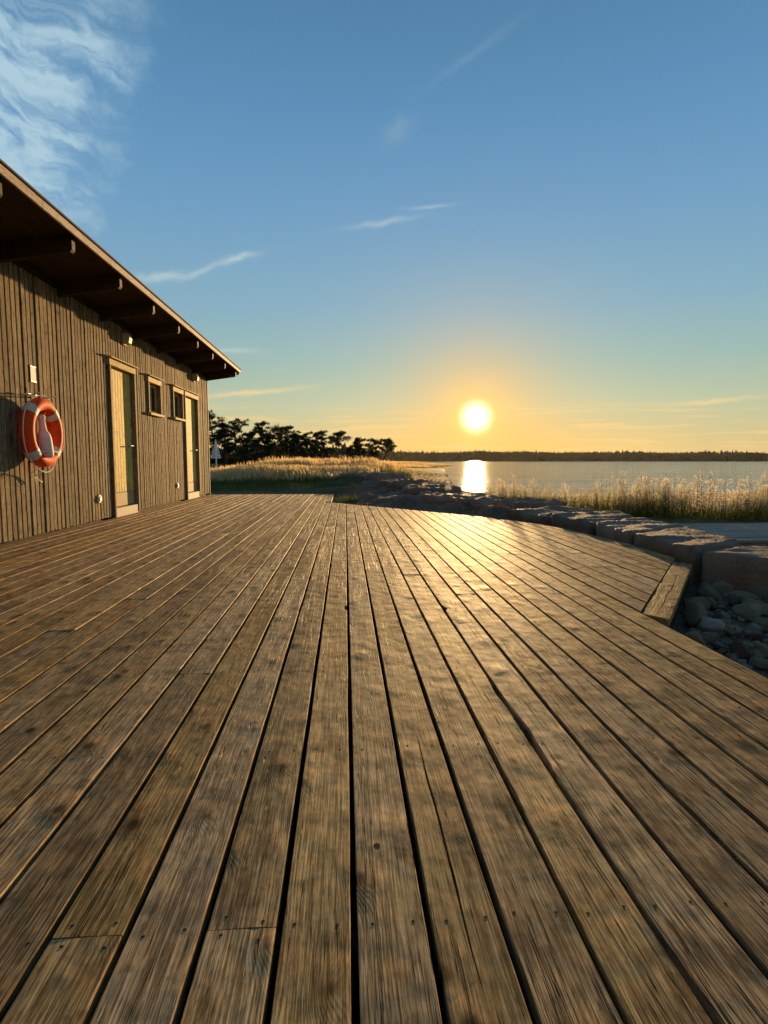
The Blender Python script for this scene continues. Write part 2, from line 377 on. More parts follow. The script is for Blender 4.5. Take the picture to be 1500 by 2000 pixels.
def leaf_mat(name, c1, c2, trans=.5, tip=None, z0=0.0, z1=1.0):
    """thin leaves, blades and needles that let light through; tip colour grows with height above the root (attribute 'tip')"""
    m, t, b = newmat(name)
    geo = t.n('ShaderNodeNewGeometry'); pos = geo.outputs['Position']
    n1 = t.noise(pos, 2.3, 3, .6); n2 = t.noise(pos, 30., 1, .5)
    col = t.mix(t.step(t.m('ADD', t.m('MULTIPLY', n1, .6), t.m('MULTIPLY', n2, .4)), .38, .62), c1, c2)
    if tip:
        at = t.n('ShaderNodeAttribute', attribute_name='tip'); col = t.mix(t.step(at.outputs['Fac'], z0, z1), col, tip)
    b.inputs['Roughness'].default_value = .7; b.inputs['Specular IOR Level'].default_value = .15
    t.L.new(col, b.inputs['Base Color'])
    tr = t.n('ShaderNodeBsdfTranslucent'); t.L.new(col, tr.inputs[0])
    mx = t.n('ShaderNodeMixShader'); mx.inputs[0].default_value = trans
    t.L.new(b.outputs[0], mx.inputs[1]); t.L.new(tr.outputs[0], mx.inputs[2])
    t.L.new(mx.outputs[0], t.N['Material Output'].inputs[0])
    return m
M['needles'] = leaf_mat('pine_needles', (.016, .024, .010), (.040, .048, .018), .22)
M['bark'] = plain('pine_bark', (.075, .045, .028), .9, .2, noise_amt=.4, nscale=8)
M['forest'] = leaf_mat('far_forest', (.032, .044, .018), (.066, .070, .028), .4)
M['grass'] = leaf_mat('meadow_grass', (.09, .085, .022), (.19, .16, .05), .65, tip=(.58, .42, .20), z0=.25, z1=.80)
M['lawn'] = leaf_mat('short_grass', (.045, .065, .016), (.10, .12, .035), .45)
M['weed'] = leaf_mat('weed_green', (.08, .11, .02), (.17, .17, .045), .5, tip=(.42, .36, .17), z0=.45, z1=.95)
M['seed'] = leaf_mat('seed_heads', (.55, .46, .32), (.75, .66, .50), .6)
M['heather'] = leaf_mat('heather', (.10, .055, .045), (.17, .11, .07), .3)

def ground_mat():
    m, t, b = newmat('ground')
    geo = t.n('ShaderNodeNewGeometry'); pos = geo.outputs['Position']; x, y, z = t.xyz(pos)
    at = t.n('ShaderNodeAttribute', attribute_name='cover'); a = t.xyz(at.outputs['Vector'])
    n1 = t.noise(pos, 1.4, 6, .65); n2 = t.noise(pos, 22, 5, .65); n3 = t.noise(pos, 90, 3, .6)
    grass = t.mix(t.step(n2, .35, .65), (.040, .055, .016), (.10, .095, .035))
    rock = t.mix(t.step(n1, .40, .60), (.135, .082, .052), (.21, .135, .088))
    rock = t.mix(t.m('MULTIPLY', t.step(n2, .5, .64), .7), rock, (.09, .055, .05))
    rock = t.mix(t.m('MULTIPLY', t.step(n3, .55, .7), .5), rock, (.30, .25, .21))
    grav = t.mix(t.step(n3, .35, .65), (.07, .050, .034), (.17, .13, .095))
    dry = t.mix(t.step(n2, .35, .65), (.22, .15, .06), (.36, .26, .12))
    col = t.mix(a[0], grass, rock); col = t.mix(a[1], col, grav); col = t.mix(a[2], col, dry)
    t.L.new(col, b.inputs['Base Color']); b.inputs['Roughness'].default_value = .9; b.inputs['Specular IOR Level'].default_value = .25
    h = t.m('ADD', t.m('MULTIPLY', n1, .8), t.m('ADD', t.m('MULTIPLY', n2, .35), t.m('MULTIPLY', n3, .10)))
    bp = t.n('ShaderNodeBump'); bp.inputs['Distance'].default_value = .10; t.put(bp.inputs['Height'], h); t.L.new(bp.outputs[0], b.inputs['Normal'])
    return m
M['ground'] = ground_mat()

def water_mat():
    m, t, b = newmat('sea_water')
    pos = t.n('ShaderNodeNewGeometry').outputs['Position']
    b.inputs['Base Color'].default_value = (.035, .075, .095, 1); b.inputs['Roughness'].default_value = .07; b.inputs['Specular IOR Level'].default_value = .5
    b.inputs['IOR'].default_value = 1.333
    w1 = t.noise(t.vm('MULTIPLY', pos, (.07, .55, 1)), 1.0, 5, .6, .4)
    w2 = t.noise(t.vm('MULTIPLY', pos, (.55, 3.2, 1)), 1.0, 5, .62, .3)
    w3 = t.noise(t.vm('MULTIPLY', pos, (.016, .060, 1)), 1.0, 4, .6, .3)
    h = t.m('ADD', t.m('MULTIPLY', w3, 2.6), t.m('ADD', t.m('MULTIPLY', w1, .13), t.m('MULTIPLY', w2, .05)))
    bp = t.n('ShaderNodeBump'); bp.inputs['Distance'].default_value = 1.0; bp.inputs['Strength'].default_value = .8
    t.put(bp.inputs['Height'], h); t.L.new(bp.outputs[0], b.inputs['Normal'])
    return m
M['water'] = water_mat()

# ------------------------------------------------------------------ ground, sea, far shore
WATER_Z = -1.30
CTRL = [  # x, y, z of the land surface
    (-9, -6, -.35), (-4, -5, -.35), (0, -5, -.35), (2, -4, -.4), (5, -5, -.4), (9, -5, -.6),
    (-3, 0, -.33), (0, 0, -.35), (2, 0, -.36), (4, 0, -.36), (2, 2, -.22), (1.8, .8, -.24), (3, 2.5, -.20), (4, 2.2, -.22), (2.5, 3.5, -.20), (2.9, 3.9, -.22), (3.1, 3.2, -.18), (5, 4, -.30), (6, 2, -.4),
    (-3, 5, -.33), (0, 5, -.33), (1.8, 5, -.33), (2.3, 6, -.3), (3, 6, -.25), (4.2, 5.8, -.18), (5, 6.5, -.16), (7, 6.5, -.16), (9, 6.5, -.2),
    (0, 8.5, -.30), (1.0, 8.2, -.28), (-.4, 10.4, -.28), (-2, 10, -.3), (-2, 13, -.2), (-.5, 13, -.2), (-6, 8, -.3), (-7, 13, -.2),
    (2.3, 8.0, -.14), (1.5, 9.3, -.14), (.6, 10.4, -.14), (-.1, 11.6, -.14), (-.1, 13.0, -.12),
    (2.8, 8.8, .04), (2.35, 10.3, .06), (2.1, 12, .04), (1.8, 14, .10), (1.4, 16.5, .16), (1.1, 19, .24),
    (1.2, 12, .02), (.7, 13.5, .05), (.2, 15.5, .10), (3.0, 9.8, -.02), (3.3, 11.5, -.12), (4.2, 9.2, -.10), (5.0, 8.6, -.10), (6.6, 8.4, -.10), (9, 8.4, -.12), (12, 8.0, -.15),
    (4.0, 12.0, -.40), (4.2, 13.2, -1.1), (5.6, 11.2, -1.0), (7.5, 10.9, -1.1), (9.5, 10.8, -1.15), (12, 10.7, -1.2), (5.0, 10.0, -.25), (6.6, 9.6, -.22), (9, 9.6, -.25), (12, 9.4, -.3), (3.2, 14, -.45), (2.9, 17, -.6), (3.4, 21, -.9), (4.2, 15, -1.3), (4.8, 17, -1.9), (6, 13, -1.4), (8, 13, -1.6), (8, 15, -2.0), (12, 13, -1.8), (14, 15, -2.1), (5, 20, -1.6), (5, 26, -1.7), (20, 12, -1.7), (20, 20, -2.2), (10, 18, -2.0), (10, 40, -2.4), (30, 60, -2.5),
    (-3.2, 14.6, -.14), (-1.8, 14.6, -.12), (-.6, 14.6, -.12), (-4.5, 16.5, -.08), (-2.5, 16.5, -.06), (-.9, 16.8, .02), (-6, 20, 0), (-4.2, 20, -.02), (-2.3, 21, .03), (-.3, 21, .08), (1.0, 23, .14), (2.0, 26, .15), (1.0, 30, .30), (2.4, 30, .1), (4.2, 29, -.7), (5.5, 33, -1.6),
    (-8, 28, .0), (-5.5, 29, .15), (-3, 29, .30), (-.8, 30, .34), (-12, 22, 0), (-12, 35, .0), (-6, 42, -.1), (0, 42, -.1), (3, 42, -.4), (6.5, 42, -1.8),
    (-20, 60, .1), (-5, 60, -.1), (4, 60, -.4), (9, 62, -1.9), (-30, 90, .3), (-8, 90, .1), (6, 90, -.3), (14, 92, -1.9), (0, 130, 0), (15, 130, -.9), (30, 135, -2.2),
    (-20, 10, -.2), (-20, -10, -.4), (-40, 30, 0),
]
CA = np.array(CTRL)

# outline of the spit and land far left, as land mask: shoreline x as a function of y
def shore_x(y):
    return np.interp(y, [0, 120, 160, 205, 215, 240, 300, 400, 600, 1100], [1e3, 19, 24, 38, 41, 36, 24, 30, 44, 80])

def vnoise(x, y, s, seed=0):
    """cheap value noise for arrays"""
    x = np.asarray(x) * s + seed * 13.7; y = np.asarray(y) * s - seed * 7.9
    xi = np.floor(x); yi = np.floor(y); fx = x - xi; fy = y - yi
    fx = fx * fx * (3 - 2 * fx); fy = fy * fy * (3 - 2 * fy)
    def h(a, b): q = np.sin(a * 127.1 + b * 311.7 + seed * 3.3) * 43758.5453; return q - np.floor(q)
    return (h(xi, yi) * (1 - fx) + h(xi + 1, yi) * fx) * (1 - fy) + (h(xi, yi + 1) * (1 - fx) + h(xi + 1, yi + 1) * fx) * fy

def cover_rock(x, y):
    """bedrock between the slanted deck edge and the sea, and the shore rim"""
    x = np.asarray(x, float); y = np.asarray(y, float)
    edge = np.interp(y, [6, 8, 10, 11.5, 13, 16, 19, 22], [2.0, 1.6, .4, -.3, -.45, .0, .6, 1.2])
    far = np.interp(y, [6, 9, 12, 20, 30], [3.2, 3.2, 3.3, 3.0, 3.0])
    a = np.clip((x - edge) / .35, 0, 1) * np.clip((far - x) / .4, 0, 1) * np.clip((24 - y) / 2, 0, 1) * np.clip((y - 5) / 1, 0, 1)
    return a

def land_z(x, y):
    x = np.asarray(x, float); y = np.asarray(y, float); sh = x.shape
    xf, yf = x.ravel(), y.ravel(); out = np.empty_like(xf)
    for i in range(0, len(xf), 20000):
        X = xf[i:i + 20000, None]; Y = yf[i:i + 20000, None]
        d2 = (X - CA[None, :, 0]) ** 2 + (Y - CA[None, :, 1]) ** 2
        w = 1 / (d2 + .05) ** 2.2
        out[i:i + 20000] = (w * CA[None, :, 2]).sum(1) / w.sum(1)
    z = out.reshape(sh)
    # far field: land to the left of the shoreline, sea bed to the right
    sx = shore_x(y); bay = np.clip((y - 120) / 30, 0, 1)
    far = np.where(x < sx, np.clip((sx - x) / 14, 0, 1) * 1.15 - 1.38, -2.4) + 0.0
    z = z * (1 - bay) + far * bay
    z = np.where((y > 34) & (y < 150) & (x > np.interp(y, [34, 60, 90, 120, 150], [7, 11, 16, 21, 24])), np.minimum(z, -2.2), z)
    # relief
    rk = cover_rock(x, y)
    near = np.clip((45 - y) / 20, 0, 1) * np.clip((26 - np.abs(x)) / 6, 0, 1)
    rel = (vnoise(x, y, 1.1, 1) - .5) * .16 + (vnoise(x, y, 2.9, 2) - .5) * .10 + (vnoise(x, y, 7.5, 3) - .5) * .06
    strata = (np.abs(vnoise(x, y, 1.7, 5) - .5) < .05) * -.04
    z = z + near * rk * (rel + strata) + near * (1 - rk) * ((vnoise(x, y, 2.2, 6) - .5) * .04)
    # nothing may poke up through the deck
    under = (x < 1.62) & (y < 8) | ((x < 2.6) & (y > 3.5) & (y < 6.6)) | ((x < -.3) & (y < 13.8)) | ((x > -.4) & (y > 6) & (y < 11.2 - 1.28 * (x + .3)))
    z = np.where(under, np.minimum(z, -.22), z)
    far_shore = np.clip((y - 1085) / 12, 0, 1)
    z = z * (1 - far_shore) + far_shore * 1.2
    return z

def grid_lines(a, b, fine0, fine1, step, grow=1.16):
    g = list(np.arange(fine0, fine1 + 1e-6, step)); s = step; v = g[-1]
    while v < b: s *= grow; v += s; g.append(min(v, b))
    s = step; v = g[0]
    while v > a: s *= grow; v -= s; g.insert(0, max(v, a))
    return np.array(g)

gx = grid_lines(-2500, 2500, -7.0, 13.0, .11, 1.12); gy = grid_lines(-1200, 3500, 0, 26, .11, 1.06)
GX, GY = np.meshgrid(gx, gy); GZ = land_z(GX, GY)
V = np.stack([GX, GY, GZ], -1).reshape(-1, 3); ny, nx = GX.shape
I = np.arange(ny * nx).reshape(ny, nx)
F = np.stack([I[:-1, :-1], I[:-1, 1:], I[1:, 1:], I[1:, :-1]], -1).reshape(-1, 4)
ground = raw_mesh('ground', V, F, M['ground'], smooth=True); tag(ground, kind='structure')
cov = np.zeros((len(V), 3), np.float32)
cov[:, 0] = np.maximum(cover_rock(V[:, 0], V[:, 1]), np.clip((-.55 - V[:, 2]) / .3, 0, 1))
path = np.exp(-((V[:, 1] - 14.9) / .8) ** 2) * np.clip((-1.0 - V[:, 0]) / 1.0, 0, 1) * (V[:, 0] > -12)
cob = ((V[:, 0] > 1.4) & (V[:, 1] < 5.4) & (V[:, 1] > -3)) * 1.0
cov[:, 1] = np.clip(path * 1.2 + cob, 0, 1)
cov[:, 2] = np.clip((V[:, 1] - 30) / 30, 0, 1) * .8
at = ground.data.attributes.new('cover', 'FLOAT_VECTOR', 'POINT'); at.data.foreach_set('vector', cov.ravel())

sea = MB(); sea.add([(-2500, -300, WATER_Z), (2500, -300, WATER_Z), (2500, 3400, WATER_Z), (-2500, 3400, WATER_Z)], [(0, 1, 2, 3)])
sea_o = sea.build('sea', M['water']); tag(sea_o, kind='structure')

# low wooded hills of the far shore and the forest standing on them
def hill_h(x, y):
    return 1.0 + 5.5 * np.clip((y - 1100) / 90, 0, 1) * (.6 + .6 * vnoise(x, y, .006, 3)) 
hx = np.linspace(-900, 1800, 240); hy = np.linspace(1095, 1330, 12)
HX, HY = np.meshgrid(hx, hy); HZ = hill_h(HX, HY); HZ[0] = -2; HZ[-1] = -2
HI = np.arange(HX.size).reshape(HX.shape)
hills = raw_mesh('far_hills', np.stack([HX, HY, HZ], -1).reshape(-1, 3), np.stack([HI[:-1, :-1], HI[:-1, 1:], HI[1:, 1:], HI[1:, :-1]], -1).reshape(-1, 4), M['forest'], smooth=True)
tag(hills, kind='structure')
rs = np.random.RandomState(5)
def conifers(n, x0, x1, y0, y1, hmin, hmax, base, lim=9):
    """many small conifers and round crowns as one soup of cones with ragged tiers"""
    X = rs.uniform(x0, x1, n); Y = y0 + (y1 - y0) * rs.rand(n) ** 1.3; H = hmin + (hmax - hmin) * rs.rand(n) ** 1.6
    H *= .82 + .36 * vnoise(X, Y, .018, 9); H *= np.clip((lim - np.arctan2(X, Y)) / R(3.0), .3, 1); keep = np.arctan2(X, Y) < lim; X, Y, H = X[keep], Y[keep], H[keep]; n = len(X)
    Z = base(X, Y); VV = []; FF = []; k = 0
    for i in range(n):
        tiers = 3; rr = H[i] * rs.uniform(.13, .24); m = 6; rounded = rs.rand() < .7
        for q in range(tiers):
            zb = Z[i] + H[i] * (.05 + .28 * q); zt = Z[i] + H[i] * (.5 + .25 * q); w = rr * (1 - .27 * q) * (1.7 if rounded else 1.15)
            if rounded: zt = Z[i] + H[i] * (.5 + .17 * q)
            ph = rs.rand() * 6
            ring = [(X[i] + w * rs.uniform(.6, 1.2) * math.cos(ph + a * 2 * math.pi / m), Y[i] + w * rs.uniform(.6, 1.2) * math.sin(ph + a * 2 * math.pi / m), zb + rs.uniform(-.5, .5) * w) for a in range(m)]
            VV += ring + [(X[i] + rs.uniform(-.3, .3), Y[i], zt)]
            FF += [(k + a, k + (a + 1) % m, k + m) for a in range(m)]; k += m + 1
    return VV, FF
v, f = conifers(9000, -500, 1400, 1100, 1180, 12, 18, hill_h)
fo = raw_mesh('forest', v, f, M['forest']); tag(fo, 'dark forest covering the low far shore across the water', 'forest', kind='stuff')
# wood behind the pines and along the left headland
v, f = conifers(2600, -330, 55, 250, 420, 5, 9.5, lambda x, y: land_z(x, y), lim=R(4.9))
vv = np.array(v)
fo2 = raw_mesh('forest', v, f, M['forest']); tag(fo2, 'darker nearer wood on the headland behind the shore pines', 'forest', kind='stuff')

# ------------------------------------------------------------------ the deck
PW, GAP = .1287, .0125           # board pitch and gap
X_OFF = .011                     # a gap centre
TH = .034
def deck_far(x):
    """far end of the boards at x"""
    if x <= -.36: return 13.80
    return float(np.interp(x, [-.36, .74, 1.88, 2.35, 2.55, 2.66, 2.72], [11.14, 9.68, 8.16, 7.25, 6.75, 5.9, 5.2]))
def deck_near(x):
    if x <= 1.56: return -2.4
    return 2.81 + (x - 1.50) * (4.29 - 2.81) / (2.54 - 1.50) + .012

deck = empty('boardwalk_deck', (0, 0, 0), 'weathered brown plank deck spreading from the boathouse wall to the granite blocks', 'deck')

def board_mesh(w, ya0, ya1, yb0, yb1, rr, groove=None, seg=.22, th=TH, warp=1.0, notches=()):
    """board along Y from slanted end (ya0 at x-, ya1 at x+) to (yb0, yb1); rounded arrises, slight cup, wavy edges; optional split"""
    L = max(yb0, yb1) - min(ya0, ya1); n = max(2, int(L / seg))
    us = [-.5, -.5, -.486, -.25, -.004, 0.0, .004, .25, .486, .5, .5] if groove else [-.5, -.5, -.486, -.2, .2, .486, .5, .5]
    V = []; m = len(us); ph = rr.uniform(0, 50); cup = rr.uniform(-.0012, .0018)
    for i in range(n + 1):
        t = i / n
        for j, u in enumerate(us):
            y = (ya0 * (1 - t) + yb0 * t) * (.5 - u) + (ya1 * (1 - t) + yb1 * t) * (.5 + u)
            side = -1 if u < 0 else 1
            ew = mnoise.noise(Vector((ph + side * 9, y * 2.2, 0))) * .0016 * warp + mnoise.noise(Vector((ph + side * 9, y * 9, 3))) * .0007 * warp
            for (ny_, ns, nd, nl) in notches:
                if ns == side: ew -= nd * math.exp(-((y - ny_) / nl) ** 2)
            x = u * w + (side * ew if abs(u) > .4 else 0)
            zz = 0
            if j == 0 or j == m - 1: z = -th
            elif j == 1 or j == m - 2: z = -.0018
            else:
                z = cup * (u * 2) ** 2
                zz = mnoise.noise(Vector((ph, y * 1.3, u * 2))) * .0012
            if groove:
                gy0, gy1, gx_, gd = groove
                if gy0 < y < gy1 and abs(u) < .005:
                    k = math.sin(math.pi * (y - gy0) / (gy1 - gy0)) ** .6
                    cx = gx_ + mnoise.noise(Vector((ph, y * 4, 8))) * .012
                    wid = .0022 * k + .0012 * k * (mnoise.noise(Vector((ph, y * 11, 1))) + .5)
                    x = cx + (0 if u == 0 else side * wid)
                    if u == 0: z = -gd * k
            V.append((x, y, z + zz))
    F = []
    for i in range(n):
        for j in range(m - 1):
            a = i * m + j; F.append((a, a + 1, a + m + 1, a + m))
        F.append((i * m + m - 1, i * m, i * m + m, i * m + m + m - 1))
    F.append(tuple(range(m))[::-1]); F.append(tuple(n * m + k for k in range(m)))
    me = bpy.data.meshes.new('deck_board'); me.from_pydata(V, [], [f[::-1] for f in F]); me.update()
    me.materials.append(M['deck']); return me

JY = [.937 + .609 * k for k in range(-6, 22)]    # joist lines, measured from the butt joints
joints = {  # column -> joints read from the photograph (joist index)
    -4: [6], -2: [6], 0: [], 2: [], 4: [9], 7: [8], 3: [], -5: [8], -1: []}
screws = MB(); knot_hole = MB()
def add_screws(xc, yj, w, dy=0):
    for s in (-1, 1):
        px = xc + s * w * .30 + rnd.uniform(-.004, .004); py = yj + dy + rnd.uniform(-.008, .008); r = .0034
        for tree, mi, mw in bvhs:
            a_ = mi @ Vector((px, py, .05)); b_ = mi @ Vector((px, py, -.01))
            hit = tree.ray_cast(a_, (b_ - a_).normalized(), .06)
            if hit[0] is None: continue
            z = (mw @ hit[0]).z + .0004
            screws.add([(px + r * math.cos(a * math.pi / 4), py + r * math.sin(a * math.pi / 4), z) for a in range(8)], [tuple(range(8))]); break

xw = -3.262
cols = []
k = -26
while True:
    g0 = X_OFF + k * PW; g1 = g0 + PW
    if g0 > 2.70: break
    cols.append((k, g0 + GAP / 2, g1 - GAP / 2)); k += 1
for k, xa, xb in cols:
    if xb < -3.20: continue
    xa_ = max(xa, -3.235)
    if xa < -.36 < xb: xb_ = xb
    xb_ = xb
    if xa < 1.62 < xb: xb_ = 1.62 if deck_near(xb) < -1 else xb
    w = xb_ - xa_; xc = (xa_ + xb_) / 2
    if w < .03: continue
    rr = random.Random(k * 31 + 5)
    y0a, y0b = deck_near(xa_), deck_near(xb_)
    if xa_ <= 1.56 < xb_: y0a = y0b = -2.4
    y1a, y1b = deck_far(xa_), deck_far(xb_)
    if xa_ < -.36 < xb_: y1a = y1b = 13.80 if (xc < -.36) else deck_far(xb_)
    lo = max(y0a, y0b); hi = min(y1a, y1b)
    idx = [JY[i] for i in joints.get(k, [])] if False else []
    if k in joints: idx = [JY[i] for i in joints[k]]
    far_start = (max(idx) + 3.0) if idx else lo + rr.uniform(2.6, 4.6) if lo > 0 else rr.uniform(3.0, 5.2)
    cuts = list(idx); yy = far_start
    while yy < hi - 1.2:
        q = min(JY, key=lambda a: abs(a - yy)); cuts.append(q); yy += rr.choice([3.05, 3.65, 4.26, 4.87])
    cuts = sorted(set(c for c in cuts if lo + .7 < c < hi - .5))
    segs = []; pa, pb = y0a, y0b
    for c in cuts:
        segs.append((pa, pb, c - .0016, c - .0016)); pa = pb = c + .0016
    segs.append((pa, pb, y1a, y1b))
    bvhs = []
    for (a0, a1, b0, b1) in segs:
        nearb = min(a0, a1) < 3.2
        gr = None; notch = []
        yc = (a0 + a1 + b0 + b1) / 4
        if k == 1 and a0 < 1.0: gr = (.78, 1.62, xc - xc, .014)
        if k == 4 and b0 > 1: notch = [(1.62, -1, .012, .10), (1.46, -1, .006, .05)]
        if k in (3,) and b1 > 2: notch = [(1.9, 1, .006, .08)]
        if k in (-1,) : notch = [(3.1, 1, .02, .03)]
        if k == 4: notch = notch + [(3.05, -1, .018, .03)]
        if rr.random() < .5: notch.append((rr.uniform(1.2, 7), rr.choice([-1, 1]), rr.uniform(.003, .008), rr.uniform(.02, .06)))
        me = board_mesh(w, a0 - yc, a1 - yc, b0 - yc, b1 - yc, rr, groove=(gr[0] - yc, gr[1] - yc, gr[2], gr[3]) if gr else None,
                        seg=(.035 if nearb else .14), notches=[(q[0] - yc, *q[1:]) for q in notch])
        bo = link('deck_board', me, None, deck, loc=(xc, yc, rr.uniform(-.0005, .0005)))
        bo.rotation_euler = (rr.uniform(-.0003, .0003), rr.uniform(-.004, .004), 0)
        mw = Matrix.Translation(bo.location) @ bo.rotation_euler.to_matrix().to_4x4()
        if min(a0, a1) < 6: bvhs.append((BVHTree.FromPolygons([v.co for v in me.vertices], [tuple(p.vertices) for p in me.polygons]), mw.inverted(), mw))
        if gr: bo['label'] = 'deck board split by a long wavy crack along its middle'
    if k == 0:      # the open knot hole right of the middle gap
        for tree, mi, mw in bvhs:
            a_ = mi @ Vector((.061, 1.135, .05)); hit = tree.ray_cast(a_, Vector((0, 0, -1)), .06)
            if hit[0] is not None:
                z = (mw @ hit[0]).z + .0003
                knot_hole.add([(.061 + .0072 * math.cos(a * math.pi / 8), 1.135 + .0085 * math.sin(a * math.pi / 8), z) for a in range(16)], [tuple(range(16))]); break
    for jy in JY:
        if jy > 5.8 or jy < max(lo, .3): continue
        if any(abs(jy - c) < .01 for c in cuts):
            add_screws(xc, jy, w, -.020); add_screws(xc, jy, w, .020)
        else: add_screws(xc, jy, w)
knot_hole.build('knot_hole', M['screw'], deck)
so_ = screws.build('deck_screws', M['screw'], deck); so_['kind'] = 'stuff'
# slanted end board by the granite blocks, with its screws on the edge
ea = math.atan2(2.81 - 4.29, 1.50 - 2.54)
ang_e = math.atan2(4.31 - 2.79, 2.63 - 1.567) - math.pi / 2
Lb = math.hypot(4.31 - 2.79, 2.63 - 1.567) 
rr = random.Random(99)
me = board_mesh(.134, -Lb / 2 + .055, -Lb / 2 + .0, Lb / 2 + .035, Lb / 2 - .06, rr, groove=(-Lb / 2 + .05, Lb / 2 - .5, .006, .012), seg=.04)
eb = link('end_board', me, None, deck, loc=((1.567 + 2.63) / 2 + .012, (2.79 + 4.31) / 2 + .006, -.001), rot=(0, 0, ang_e)); eb['label'] = 'slanted short end board with a crack, beside the cobbles'
# narrow cover board at the far notch
me = board_mesh(.10, -1.28, -1.28, 1.28, 1.28, rr, seg=.2)
link('end_board', me, None, deck, loc=(-.318, 12.50, .003))
# rim boards and joists under the boards
rim = MB()
def rimseg(p, q, h0=-.20, h1=-.036, t=.03):
    p = Vector((*p, 0)); q = Vector((*q, 0)); d = (q - p).normalized(); nrm = Vector((d.y, -d.x, 0)) * t
    rim.add([(*(p)[:2], h0), (*(q)[:2], h0), (*(q - nrm)[:2], h0), (*(p - nrm)[:2], h0), (*(p)[:2], h1), (*(q)[:2], h1), (*(q - nrm)[:2], h1), (*(p - nrm)[:2], h1)],
            [(0, 3, 2, 1), (4, 5, 6, 7), (0, 1, 5, 4), (1, 2, 6, 5), (2, 3, 7, 6), (3, 0, 4, 7)])
RS = [((1.60, -2.3), (1.60, 2.76)), ((1.62, 2.79), (2.69, 4.31)), ((2.69, 4.31), (2.69, 5.3)), ((2.60, 6.5), (1.86, 8.12)), ((1.86, 8.12), (.72, 9.64)), ((.72, 9.64), (-.36, 11.08)), ((-.29, 11.2), (-.29, 13.76)), ((-.34, 13.76), (-3.2, 13.76))]
for p, q in RS:
    rim = MB(); rimseg(p, q); rim.build('rim_joist', M['soffit'], deck)
jo = MB()
for jy in JY:
    if jy > 13.6: continue
    x1 = 1.56 if jy < 2.75 else float(np.interp(jy, [2.75, 4.3, 6.6, 8.1, 9.6, 11.1, 11.2], [1.56, 2.5, 2.5, 1.8, .68, -.4, -.4]))
    jo.box(-3.25, x1, jy - .0225, jy + .0225, -.18, -.036)
jj = jo.build('joists', M['soffit'], deck); jj['kind'] = 'stuff'

# ------------------------------------------------------------------ boathouse
WX = -3.27
house = empty('boathouse', (WX, 8, 0), 'long low boathouse clad in weathered vertical battens, doors and windows facing the deck', 'boathouse')
def hp(mb, name, mat, **kw):
    """part of the house given in world coordinates"""
    mb.v = [(x - WX, y - 8, z) for x, y, z in mb.v]
    return mb.build(name, mat, house, **kw)
Y0, Y1 = 2.2, 14.22
ZTOP = 2.70
openings = [(8.42, 9.31, -.05, 2.12), (10.0, 10.58, 1.60, 2.10), (11.39, 11.98, 1.62, 2.11), (12.20, 13.17, -.05, 2.12)]
# carcass behind the boards
b_ = MB(); ys = [Y0]
for o in openings:
    b_.box(-3.40, -3.312, ys[-1], o[0] - .046, -.3, ZTOP); ys.append(o[1] + .046)
    if o[2] > 0: b_.box(-3.40, -3.312, o[0] - .046, o[1] + .046, -.3, o[2] - .02)
    b_.box(-3.40, -3.312, o[0] - .046, o[1] + .046, o[3] + .098, ZTOP)
b_.box(-3.40, -3.312, ys[-1], Y1 - .02, -.3, ZTOP)
b_.prism([(-8.4, -.3), (-3.402, -.3), (-3.402, 2.70), (-8.4, 2.15)], 1, Y1 - .10, Y1 - .02)
b_.prism([(-8.4, -.3), (-3.402, -.3), (-3.402, 2.70), (-8.4, 2.15)], 1, Y0, Y0 + .08)
b_.box(-8.5, -8.402, Y0, Y1 - .02, -.3, 2.14)
b_.box(-8.4, -3.42, Y0 + .1, Y1 - .12, -.3, -.25)
hp(b_, 'wall', M['dark'])
# cladding boards, one object each
CP, CW = .090, .071
rr = random.Random(3); n = int((Y1 - Y0) / CP)
def clad(y, z0, z1, dx):
    w = CW + rr.uniform(-.002, .003); mb = MB(); c = .004
    prof = [(-.5 * w, 0), (.5 * w, 0), (.5 * w, .024), (.5 * w - c, .028), (-.5 * w + c, .028), (-.5 * w, .024)]
    L = z1 - z0
    V = [(p[1], p[0], z) for z in (-L / 2, L / 2) for p in prof]
    mb.add(V, [tuple(range(6))[::-1], tuple(range(6, 12))] + [(i, (i + 1) % 6, (i + 1) % 6 + 6, i + 6) for i in range(6)])
    mb.build('cladding_board', M['cladding'], house, loc=(-3.298 + dx - WX, y - 8 + rr.uniform(-.002, .002), (z0 + z1) / 2), rot=(rr.uniform(-.0009, .0009), 0, rr.uniform(-.02, .02)))
for i in range(n):
    y = Y0 + CP * (i + .5); dx = rr.uniform(-.006, .004); zb = .012 + rr.uniform(-.004, .006)
    if y > Y1 - .06: continue
    hit = [o for o in openings if o[0] - .048 - CW / 2 < y < o[1] + .048 + CW / 2]
    if hit:
        o = hit[0]
        if o[2] > 0: clad(y, zb, o[2] - .048, dx)
        clad(y, o[3] + .10, 2.745, dx)
    else: clad(y, zb, 2.745, dx)
# corner
hp(MB().box(-3.31, -3.262, Y1 - .045, Y1, -.05, 2.74, .003), 'corner_board', M['dark'])
hp(MB().box(-3.285, -3.262, Y1 + .003, Y1 + .03, -.05, 2.62, .003), 'corner_flashing', M['pipe'])
